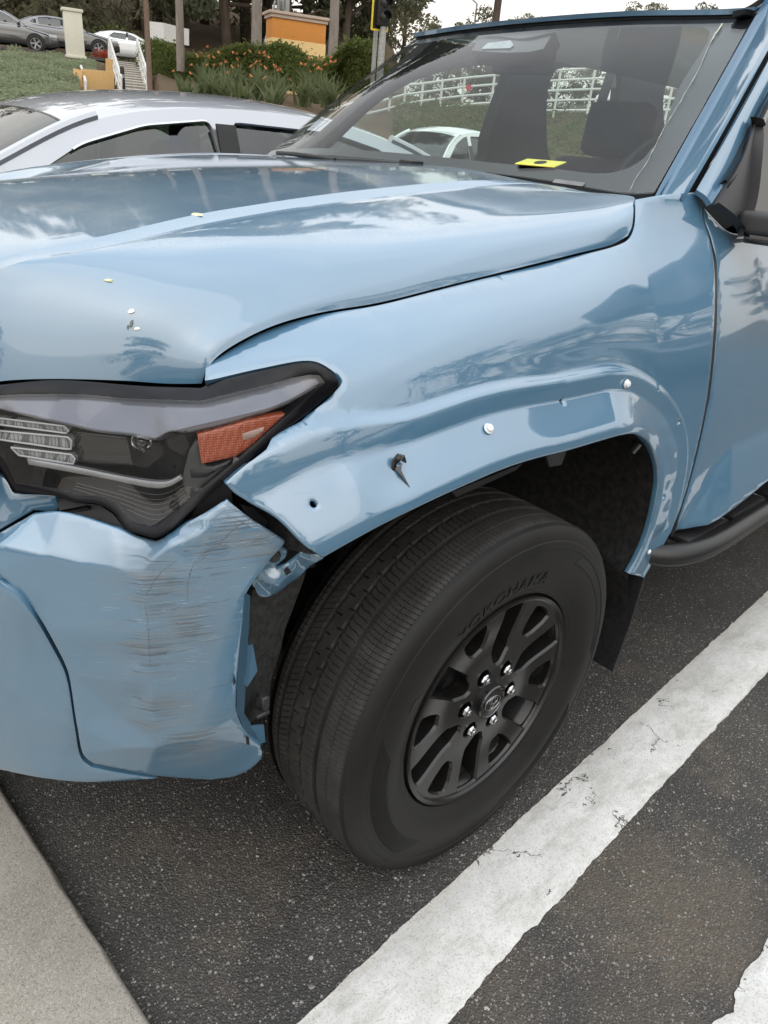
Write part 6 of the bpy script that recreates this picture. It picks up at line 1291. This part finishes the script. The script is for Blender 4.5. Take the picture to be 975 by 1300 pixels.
def sedan(label, loc, rz, m, L_=4.7, W_=1.82, H=1.44, kind='sedan', group=None, glassm=None, name='parked_car', roofline=None):
    """front points to local -x"""
    t = thing(name, label, 'car', (0, 0, 0), group); h = L_/2; w = W_/2; glassm = glassm or M['car_glass']
    st = [(-h, .50, .60), (-h+.06, .74, .68), (-h+.35, .89, .76), (-h+.9, .97, .86), (-.95, 1.0, .945), (.2, 1.0, .965), (1.2, 1.0, .985), (h-.9, .98, 1.02), (h-.35, .92, 1.03), (h-.06, .80, .98), (h, .62, .86)]
    rows_ = []
    for x, k, zb in st:
        ww = w*k; lo = .22 if -h+.2 < x < h-.2 else .32
        half = [(ww*.90, lo), (ww*.985, lo+.12), (ww, .50 if zb > .62 else lo+.16), (ww*.995, .64 if zb > .7 else zb-.08), (ww*.97, zb-.07), (ww*.91, zb-.012), (ww*.80, zb+.012), (ww*.4, zb+.035), (0, zb+.045)]
        rows_.append([(x, -a, b) for a, b in half]+[(x, a, b) for a, b in half[::-1][1:]])
    body = Loft(rows_, n=60, sub=6).mesh('body', m, t, angle=40, flip=True)
    box('bumper_face', (-h+.02, 0, .42), (.10, W_*.62, .22), M['black'], t, bev=.03); box('grille', (-h+.03, 0, .60), (.08, W_*.42, .10), M['black'], t, bev=.02)
    RL = roofline or [(-1.02, .955), (-.62, 1.16), (-.22, 1.345), (.15, 1.415), (.55, 1.435), (1.0, 1.405), (1.40, 1.315), (1.72, 1.18), (1.98, 1.045)]
    RL = [(x, z*H/1.435 if z > 1.0 else z) for x, z in RL]; RLs = cr(RL, 6)
    bw, rw = w*.93, w*.66
    def yside(z): return bw+(rw-bw)*np.clip((z-.95)/(H-.95), 0, 1)**1.15
    # side walls of the cabin with openings
    top = [p for p in RLs if True]; outer = [(RL[0][0]-.02, .93)]+[(x, z-.03) for x, z in RLs[2:-2]]+[(RL[-1][0]+.02, 1.0)]
    def roofz(x): return np.interp(x, RLs[:, 0], RLs[:, 1])
    xb = .12; f = [(-.80, .985), (xb-.04, 1.005), (xb-.06, roofz(xb)-.085), (-.12, roofz(-.12)-.085), (-.35, roofz(-.35)-.10)]; r_ = [(xb+.06, 1.005), (1.12, 1.03), (1.16, roofz(1.16)-.10), (.8, roofz(.8)-.085), (xb+.05, roofz(xb)-.085)]; q_ = [(1.22, 1.04), (1.50, 1.07), (1.33, roofz(1.33)-.12), (1.24, roofz(1.24)-.11)]
    
    if roofline: f = [(-1.06, .975), (xb-.04, 1.005), (xb-.06, roofz(xb)-.085), (-.30, roofz(-.30)-.085), (-.62, roofz(-.62)-.095)]
    wins = [rounded(f, .05), rounded(r_, .05), rounded(q_, .03)] if kind != 'coupe' else [rounded(f, .05), rounded([(xb+.06, 1.005), (.9, 1.04), (1.05, 1.12), (.8, roofz(.8)-.09), (xb+.05, roofz(xb)-.085)], .05)]
    uv, tri, b_ = cdt(np.array(outer), wins, .07)
    for s in (-1, 1):
        V = np.stack([uv[:, 0], s*yside(uv[:, 1]), uv[:, 1]], 1); T_ = tri if s < 0 else tri[:, ::-1]; shell('cabin_side', V, T_, np.tile([0, s, 0], (len(V), 1)), .001, .05, m, t, 45)
        for q in wins:
            u2, t2, _ = cdt(np.array(q), [], .12); V = np.stack([u2[:, 0], s*(yside(u2[:, 1])-.018), u2[:, 1]], 1); mob('window', V, t2, glassm, t, True, None)
            bm = bmesh.new(); add_tube(bm, [Vector((x, s*(yside(np.array([z]))[0]+.004), z)) for x, z in np.r_[q, q[:1]] if z > 1.10 and abs(x-xb) > .075], .006, 4, False); bmob('window_trim', bm, M['chrome_trim'] if q is not wins[-1] else M['chrome_trim'], t)
        box('pillar_trim', (xb, s*(yside(np.array([1.18]))[0]+.006), 1.18), (.11, .01, .34), M['black'], t, R=Matrix.Rotation(s*.36, 3, 'X'))
    def span(i0, i1, mm, nm, inset=.0, off=0.0, th=.02):
        seg = RLs[i0:i1]; rows2 = []
        for k in (-1, -.97, -.8, -.4, 0, .4, .8, .97, 1): rows2.append([(x, k*(yside(np.array([z-.03]))[0]-inset), z+off+.035*(1-k*k)-.03*abs(k)**6) for x, z in seg])
        return Loft(rows2, n=max(6, len(seg)), sub=3).mesh(nm, mm, t, thick=th, flip=False)
    n6 = len(RLs)
    span(11, 38, m, 'roof'); span(0, 13, glassm, 'windshield', .04, -.004, 0); span(36, n6, glassm, 'rear_window', .04, -.004, 0)
    for s in (-1, 1):
        for (i0, i1) in ((0, 14), (36, n6)):
            bm = bmesh.new(); add_tube(bm, [Vector((x, s*(yside(np.array([z-.03]))[0]-.015), z-.012)) for x, z in RLs[i0:i1]], .024, 8); bmob('pillar', bm, m, t)
        box('headlight', (-h+.24, s*w*.70, .68), (.34, .30, .13), M['head_glass'], t, R=Matrix.Rotation(s*.42, 3, 'Z'), bev=.04); box('tail_light', (h-.10, s*w*.72, .86), (.14, .34, .14), M['tail'], t, R=Matrix.Rotation(-s*.3, 3, 'Z'), bev=.03)
        bm = bmesh.new(); add_box(bm, (-.72, s*(w+.06), 1.03), (.14, .20, .13), None, .045, 3); bmob('mirror', bm, m, t)
        for x in (-h+.92, h-1.0):
            wh = bpy.data.objects.new('wheel', None); COL.objects.link(wh); wh.parent = t; wh.location = (x, s*(w-.055), .325); wh.rotation_euler = (s*-math.pi/2, 0, 0)
            for me in CW: o = bpy.data.objects.new(me.name, me); COL.objects.link(o); o.parent = wh
            lathe('wheel_arch', [(.365, .0), (.385, .0), (.385, .012), (.365, .012)], M['black'], t, 40, Matrix.Translation((x, s*(w*.995), .335)) @ Matrix.Rotation(-s*math.pi/2, 4, 'X')); lathe('wheel_opening', [(0, .0), (.37, .0), (.37, .004), (0, .004)], M['black'], t, 40, Matrix.Translation((x, s*(w*1.0), .335)) @ Matrix.Rotation(-s*math.pi/2, 4, 'X'))
        for x in (.0, 1.1):
            bm = bmesh.new(); add_box(bm, (x+.35, s*.38, .92), (.16, .48, .60), Matrix.Rotation(.25, 3, 'Y'), .07, 3); add_box(bm, (x+.47, s*.38, 1.24), (.10, .26, .16), None, .045, 3); bmob('seat', bm, M['seat'], t)
    bm = bmesh.new(); add_box(bm, (-.62, 0, .95), (.5, W_*.84, .08), None, .03, 2); bmob('dashboard', bm, M['cabin'], t)
    t.location = loc; t.rotation_euler = (0, 0, rz); return t
silver = sedan('silver sedan parked on the far side of the blue suv', (1.12, 3.64, 0), math.radians(-1), M['silver'], L_=4.85, W_=1.84, H=1.445, roofline=[(-1.36, .955), (-.98, 1.14), (-.58, 1.315), (-.22, 1.395), (.30, 1.435), (.8, 1.42), (1.25, 1.345), (1.65, 1.21), (1.98, 1.055)])
x, y = far(556, 178, 17)[:2]; sedan('white sedan seen through the windshield in front of the railing', (x, y, -.02), math.radians(8), M['white_car'], H=1.62, glassm=M['car_glass'])
x, y = far(452, 178, 16.5)[:2]; sedan('dark grey car seen through the windshield left of the white sedan', (x-1.6, y+1.0, -.05), math.radians(10), M['mid_grey'], H=1.46)
p = far(168, 80, 50); sedan('white coupe parked on the upper road beside the stair rail', tuple(p), math.radians(148), M['white_car'], kind='coupe', L_=4.5, H=1.40)
p = far(6, 63, 42.5); sedan('dark grey hatchback on the upper road at the left edge', tuple(p), math.radians(158), M['grey_car'], L_=4.5, H=1.50)
p = far(86, 68, 45.5); sedan('black sedan on the upper road behind the white cabinet', tuple(p), math.radians(155), M['black_car'], L_=4.8, H=1.45)
sedan('grey car parked on the near side, outside the view', (3.6, -4.6, 0), math.radians(4), M['mid_grey'], name='parked_car')
# ============================================================ street furniture and small structures
M['white_metal'] = simple('white_painted_metal', (.68, .67, .64), .5, var=.1); M['pole'] = simple('grey_galvanised', (.32, .32, .31), .5, metal=.4); M['timber'] = simple('brown_pole', (.16, .11, .08), .85, bstr=.4)
M['orange_st'] = simple('orange_stucco', (.62, .26, .06), .9, var=.08, bstr=.4, bdist=.004, bscale=60); M['cream_st'] = simple('cream_stucco', (.72, .52, .24), .9, var=.08, bstr=.4, bdist=.004, bscale=60); M['cap_st'] = simple('pale_stucco_cap', (.52, .42, .34), .9, var=.08)
M['tan_wall'] = simple('tan_stucco', (.62, .40, .17), .9, var=.08, bstr=.3); M['cab'] = simple('cream_cabinet', (.66, .64, .54), .6, var=.06)
def facing(p): return math.atan2(p[1]-CAM[1], p[0]-CAM[0])
# stucco block
def block():
    p = far(374, 100, 35); b = math.radians(90-bearing(374)); t = thing('stucco_block', 'orange and cream stucco block with moulded cap behind the hedge', 'monument', tuple(p)); px = 1/1060*35
    Rz = b-math.pi/2+math.radians(16); R = Matrix.Rotation(Rz, 3, 'Z')
    def bb(nm, c, s, m, **k): o = box(nm, R @ Vector(c), s, m, t, R=R, **k); o.matrix_parent_inverse = Matrix.Identity(4); return o
    w_, d_ = 66*px, 1.0
    bb('lower_wall', (0, 0, .35), (w_, d_, 1.85), M['cream_st'], bev=.01); bb('upper_wall', (0, 0, 1.275+.33), (w_-.03, d_-.03, .66), M['orange_st'], bev=.01); bb('cap', (0, 0, 1.935+.06), (w_+.10, d_+.10, .12), M['cap_st'], bev=.02); bb('cap', (0, 0, 2.055+.05), (w_+.24, d_+.24, .10), M['cap_st'], bev=.02)
block()
# utility cabinet
p = far(96, 70, 39); t = thing('utility_cabinet', 'tall cream utility cabinet at the top of the bank', 'cabinet', tuple(p)); s = 39/1060; R = Matrix.Rotation(math.radians(90-bearing(96))-math.pi/2+.1, 3, 'Z')
for nm, c, sz in (('cabinet_body', (0, 0, 20*s), (19*s, .5, 44*s)), ('cabinet_lid', (0, 0, 43*s), (22*s, .6, 3*s)), ('plinth', (0, 0, -2*s), (22*s, .6, 3*s))): o = box(nm, c, sz, M['cab'], t, R=R, bev=.015); o.matrix_parent_inverse = Matrix.Identity(4)
# steps with white rails
def steps():
    a = [far(150, 128, 29), far(192, 128, 29)]; b = [far(150, 80, 42), far(186, 83, 42)]; n = 14
    m = M['concrete']; st = thing('steps', 'concrete steps with pale edges climbing the bank to the upper road', 'steps', tuple(.5*(a[0]+a[1])))
    o0 = np.array(st.location); M['nosing'] = simple('pale_step_edge', (.55, .52, .48), .8)
    for k in range(n):
        q = [np.array(v) for v in (a[0]+(b[0]-a[0])*k/n, a[1]+(b[1]-a[1])*k/n, a[1]+(b[1]-a[1])*(k+1)/n, a[0]+(b[0]-a[0])*(k+1)/n)]; z = q[2][2]
        V = [(v[0]-o0[0], v[1]-o0[1], z-o0[2]) for v in q]+[(v[0]-o0[0], v[1]-o0[1], z-.6-o0[2]) for v in q]; F = [(0, 1, 2, 3), (0, 4, 5, 1), (1, 5, 6, 2), (2, 6, 7, 3), (3, 7, 4, 0)]
        mob('step', V, F, m, st, False).matrix_parent_inverse = Matrix.Identity(4)
        e = (Vector(V[0]), Vector(V[1])); bm = bmesh.new(); add_tube(bm, [e[0]+Vector((0, 0, -.02)), e[1]+Vector((0, 0, -.02))], .022, 6); bmob('step_edge', bm, M['nosing'], st).matrix_parent_inverse = Matrix.Identity(4)
steps()
def rail(label, pts, D0, D1, bars=2):
    (x0, y0t, y0b), (x1, y1t, y1b) = pts; t = thing('stair_rail', label, 'railing', tuple(far(x0, y0b, D0)), 'white stair rails'); o = np.array(t.location)
    A, B, A2, B2 = far(x0, y0t, D0)-o, far(x1, y1t, D1)-o, far(x0, y0b, D0)-o, far(x1, y1b, D1)-o
    def tb(nm, l, r): bm = bmesh.new(); add_tube(bm, [Vector(q) for q in l], r, 6); bmob(nm, bm, M['white_metal'], t).matrix_parent_inverse = Matrix.Identity(4)
    tb('top_rail', [A, B], .045)
    for k in range(1, bars+1): f_ = k/(bars+1); tb('mid_rail', [A+(A2-A)*f_, B+(B2-B)*f_], .022)
    for k in range(7): f_ = k/6; tb('post', [A2+(B2-A2)*f_, A+(B-A)*f_+[0, 0, .04]], .035)
rail('white stair rail on the left of the steps', ((154, 98, 129), (138, 46, 78)), 29, 42); rail('white stair rail on the right of the steps', ((190, 100, 128), (174, 50, 84)), 29, 42)
rail('short white rail beside the tan wall', ((109, 104, 130), (103, 84, 108)), 29, 34, 1)
def wallq(name, label, px0, px1, pt0, pt1, pb0, pb1, D0, D1, m, th=.25):
    P = [far(px0, pb0, D0), far(px1, pb1, D1), far(px1, pt1, D1), far(px0, pt0, D0)]; o = P[0].copy(); n = np.cross(P[1]-P[0], P[3]-P[0]); n /= np.linalg.norm(n); n = n if n@(P[0]-CAM) > 0 else -n
    V = [p-o for p in P]+[p-o+n*th for p in P]; F = [(0, 1, 2, 3), (4, 7, 6, 5), (0, 4, 5, 1), (1, 5, 6, 2), (2, 6, 7, 3), (3, 7, 4, 0)]
    w_ = mob(name, V, F, m, None, False); w_.location = tuple(o); bm = bmesh.new(); bm.from_mesh(w_.data); bmesh.ops.recalc_face_normals(bm, faces=bm.faces); bm.to_mesh(w_.data); bm.free(); return tag(w_, label, 'wall')
wallq('stair_wall', 'tan stucco wall between the two stair rails', 107, 145, 88, 91, 120, 122, 31, 31.5, M['tan_wall']); wallq('stair_wall', 'narrow tan stucco pier at the left end of the stair wall', 93, 104, 86, 90, 116, 118, 30.5, 30.4, M['tan_wall']); wallq('stair_wall', 'tan stucco pier beside the upper flight', 134, 143, 74, 75, 96, 104, 36, 36, M['tan_wall'])
p0 = far(157, 122, 29.5); t = thing('bollard', 'short black post with pale band at the foot of the steps', 'bollard', tuple(p0)); 
for nm, pr, m in (('post', [(.0, -.2), (.07, -.2), (.07, .52), (0, .52)], M['black']), ('band', [(.073, .52), (.073, .62), (0, .62)], M['pole']), ('cap', [(.07, .62), (.07, .80), (.05, .84), (0, .84)], M['black'])): lathe(nm, pr, m, t, 14).matrix_parent_inverse = Matrix.Identity(4)
# poles
def pole(name, label, cat, px0, py0, pxt, pyt, D, w, m, extra=None, top=2.0):
    a, b = far(px0, py0, D), far(pxt, pyt, D); t = thing(name, label, cat, tuple(a)); r = w/1060*D/2; H = (b[2]-a[2])*top
    lathe('pole', [(r*1.1, -1), (r*1.05, 0), (r*.9, H), (0, H)], m, t, 12).matrix_parent_inverse = Matrix.Identity(4); return t, r, H
pole('utility_pole', 'brown wooden pole at the right of the steps', 'pole', 191, 125, 185, 0, 28, 6, M['timber'])
pole('utility_pole', 'dark pole rising behind the roof of the suv', 'pole', 625, 60, 629, 0, 38, 9, M['bark'])
# traffic signals
def signal(label, px, py, D, lamp_px, head=True, w=8):
    t, r, H = pole('traffic_signal', label, 'traffic signal', px, py, px+2, 0, D, w, M['pole'], top=1.25); s = D/1060
    o = np.array(t.location); c = far(lamp_px, 4, D)-o; ang = math.radians(90-bearing(px))-math.pi/2; R = Matrix.Rotation(ang+.35, 3, 'Z')
    def bb(nm, c, sz, m, par=t, **k): q = box(nm, c, sz, m, par, R=R, **k); q.matrix_parent_inverse = Matrix.Identity(4); return q
    hd = bb('signal_head', c, (14*s, .25, 46*s), M['black'], bev=.02)
    bb('backplate', Vector(c)+R @ Vector((-1.5*s, .1, 0)), (20*s, .02, 52*s), M['black'])
    M['yellow'] = M.get('yellow') or simple('yellow_border', (.80, .62, .03), .5)
    for dx, dz, sx, sz in ((-11.5, 0, 2, 54), (8.5, 0, 1.2, 54), (-1.5, -27, 21, 2), (-1.5, 27, 21, 2)): bb('yellow_border', Vector(c)+R @ Vector((dx*s, .085, dz*s)), (sx*s, .02, sz*s), M['yellow'])
    for k, mm in enumerate(('lamp_red', 'lamp_off', 'lamp_off')):
        if 'lamp_red' not in M:
            m, nt, b = new_mat('lit_red_lens'); b.inputs['Base Color'].default_value = (.6, .02, .03, 1); b.inputs['Emission Color'].default_value = (1, .05, .06, 1); b.inputs['Emission Strength'].default_value = 1.2; M['lamp_red'] = m; M['lamp_off'] = simple('dark_lens', (.03, .035, .03), .2, coat=.4)
        Mx = Matrix.Translation(Vector(c)+R @ Vector((0, -.13, (14-14*k)*s))) @ R.to_4x4() @ Matrix.Rotation(math.pi/2, 4, 'X'); lathe('signal_lens', [(5.2*s, 0), (4.5*s, .02), (0, .04)], M[mm], t, 18, Mx).matrix_parent_inverse = Matrix.Identity(4)
        bm = bmesh.new(); add_lathe(bm, [(5.8*s, 0), (5.9*s, .22), (5.6*s, .22), (5.5*s, 0)], 20, Mx); bmesh.ops.delete(bm, geom=[v for v in bm.verts if (Mx.inverted() @ v.co).y < -3*s], context='VERTS'); bmob('visor', bm, M['black'], t).matrix_parent_inverse = Matrix.Identity(4)
    return t
signal('traffic signal with yellow bordered head and red light', 484, 70, 22, 487)
t, r, H = pole('signal_post', 'slim grey post with control box left of the traffic signal', 'post', 475, 72, 477, 0, 22.6, 5, M['pole'], top=1.2)
o = box('control_box', (0, -.1, 1.0), (.18, .16, .28), M['pole'], t, bev=.02); o.matrix_parent_inverse = Matrix.Identity(4)
def small_signal():
    t, r, H = pole('traffic_signal', 'grey signal mast with sloping arm behind the stucco block', 'traffic signal', 352, 60, 352, 8, 44, 3.5, M['pole'], top=1.15); s = 44/1060
    for nm, a, b_, rr in (('mast_arm', (-20*s, 0, -.2), (-4*s, 0, 46*s), 1.3*s), ('bracket', (0, 0, 36*s), (6*s, 0, 36*s), 1*s)): bm = bmesh.new(); add_tube(bm, [Vector(a), Vector(b_)], rr, 8); bmob(nm, bm, M['pole'], t).matrix_parent_inverse = Matrix.Identity(4)
    for c, sz in (((10*s, 0, 40*s), (8*s, .3, 24*s)), ((6*s, 0, 48*s), (5*s, .3, 20*s))): o = box('signal_head', c, sz, M['pole'], t, bev=.03); o.matrix_parent_inverse = Matrix.Identity(4)
small_signal()
p = far(337, 70, 42); t = thing('pedestrian_signal', 'dark pedestrian signal box at the left edge of the stucco block', 'signal', tuple(p)); s = 42/1060
o = box('signal_box', (0, 0, 5*s), (5*s, .3, 14*s), M['black'], t, bev=.02); o.matrix_parent_inverse = Matrix.Identity(4); bm = bmesh.new(); add_tube(bm, [(0, 0, -1.5), (0, 0, 0)], .06, 8); bmob('post', bm, M['pole'], t).matrix_parent_inverse = Matrix.Identity(4)
def lamp():
    a, b = far(595, 95, 60), far(598.5, 4, 60); t = thing('street_lamp', 'thin grey street lamp far behind the roof of the suv', 'street lamp', tuple(a)); H = b[2]-a[2]
    bm = bmesh.new(); add_tube(bm, [(0, 0, 0), (0, 0, H)], [.09, .06], 8); bmob('pole', bm, M['pole'], t).matrix_parent_inverse = Matrix.Identity(4)
    R = -CR[:2]/np.linalg.norm(CR[:2]); bm = bmesh.new(); add_tube(bm, [(0, 0, H), (R[0]*.25, R[1]*.25, H+.15), (R[0]*.8, R[1]*.8, H+.5)], .05, 8); bmob('arm', bm, M['pole'], t).matrix_parent_inverse = Matrix.Identity(4); bm = bmesh.new(); add_box(bm, (R[0]*1.0, R[1]*1.0, H+.55), (.5, .25, .1), None, .03); bmob('lamp_head', bm, M['pole'], t).matrix_parent_inverse = Matrix.Identity(4)
lamp()
# white cabinet behind the hedge at the left, pale house beyond the bank
wallq('white_screen', 'white framed utility screen above the hedge beside the slim trunk', 208, 240, 29, 37, 52, 58, 46, 48, M['white_metal'], .9)
def house():
    P0 = far(120, 25, 110); t = thing('house', 'pale house wall among the trees beyond the bank', 'house', tuple(P0)); R = Matrix.Rotation(-.5, 3, 'Z')
    for nm, c, sz, m in (('wall', (2, 0, 1.6), (11, 6, 4.2), M['white_metal']), ('roof', (2, 0, 3.9), (12, 7, .35), M['tan_wall']), ('window', (-1, -3.02, 1.8), (1.4, .06, 1.2), M['gloss_black']), ('window', (3, -3.02, 1.8), (1.4, .06, 1.2), M['gloss_black'])): o = box(nm, R @ Vector(c), sz, m, t, R=R); o.matrix_parent_inverse = Matrix.Identity(4)
house()
# upper road and its kerb
bsr = np.arange(-8, 46, 1.0); V = []; F = []
for b in bsr: 
    for D, dz in ((41.2, .02), (41.2, .14), (41.5, .14), (41.55, .03), (54.5, .05)): V.append((*polar(b, D), ter(b, D+.2 if D < 42 else D)+dz))
for i in range(len(bsr)-1):
    for j in range(4): F.append((i*5+j, (i+1)*5+j, (i+1)*5+j+1, i*5+j+1))
tag(mob('upper_road', V, F, simple('far_asphalt', (.09, .082, .075), .9), None, False), kind='structure')
# white railing along the retaining bank
def railing():
    pts = [(400, 146, 175), (450, 130, 172), (470, 122, 170), (496, 112, 168), (515, 108, 160), (537, 106, 155), (562, 102.5, 152), (590, 99, 149), (628, 95.5, 147), (668, 92, 146), (712, 89, 146), (756, 86, 146), (806, 84, 146), (860, 82, 146), (920, 80, 146)]
    t = thing('railing', 'long white post and rail fence on the bank, seen through the windshield', 'railing', tuple(far(560, 150, 30))); o = np.array(t.location); top = []; bot = []
    for px, a, b in pts:
        T_ = far(px, a, 30); B_ = far(px, b, 30); B_[:2] = T_[:2]; top.append(T_-o); bot.append(B_-o); bm = bmesh.new(); add_tube(bm, [Vector(B_-o)-Vector((0, 0, .3)), Vector(T_-o)], .045, 6); bmob('post', bm, M['white_metal'], t).matrix_parent_inverse = Matrix.Identity(4)
    for k in range(5):
        f_ = k/4.4
        bm = bmesh.new(); add_tube(bm, [Vector(a+(b-a)*f_) for a, b in zip(top, bot)], .042, 6); bmob('rail', bm, M['white_metal'], t).matrix_parent_inverse = Matrix.Identity(4)
railing()
p = far(595, 111, 29.8); t = thing('sign', 'small round red sign fixed to the white railing', 'sign', tuple(p)); Mx = Vector(CAM-p).to_track_quat('Z', 'Y').to_matrix().to_4x4()
lathe('disc', [(0, -.01), (.10, -.01), (.10, .01), (0, .01)], simple('red_sign', (.55, .03, .04), .5), t, 24, Mx).matrix_parent_inverse = Matrix.Identity(4)
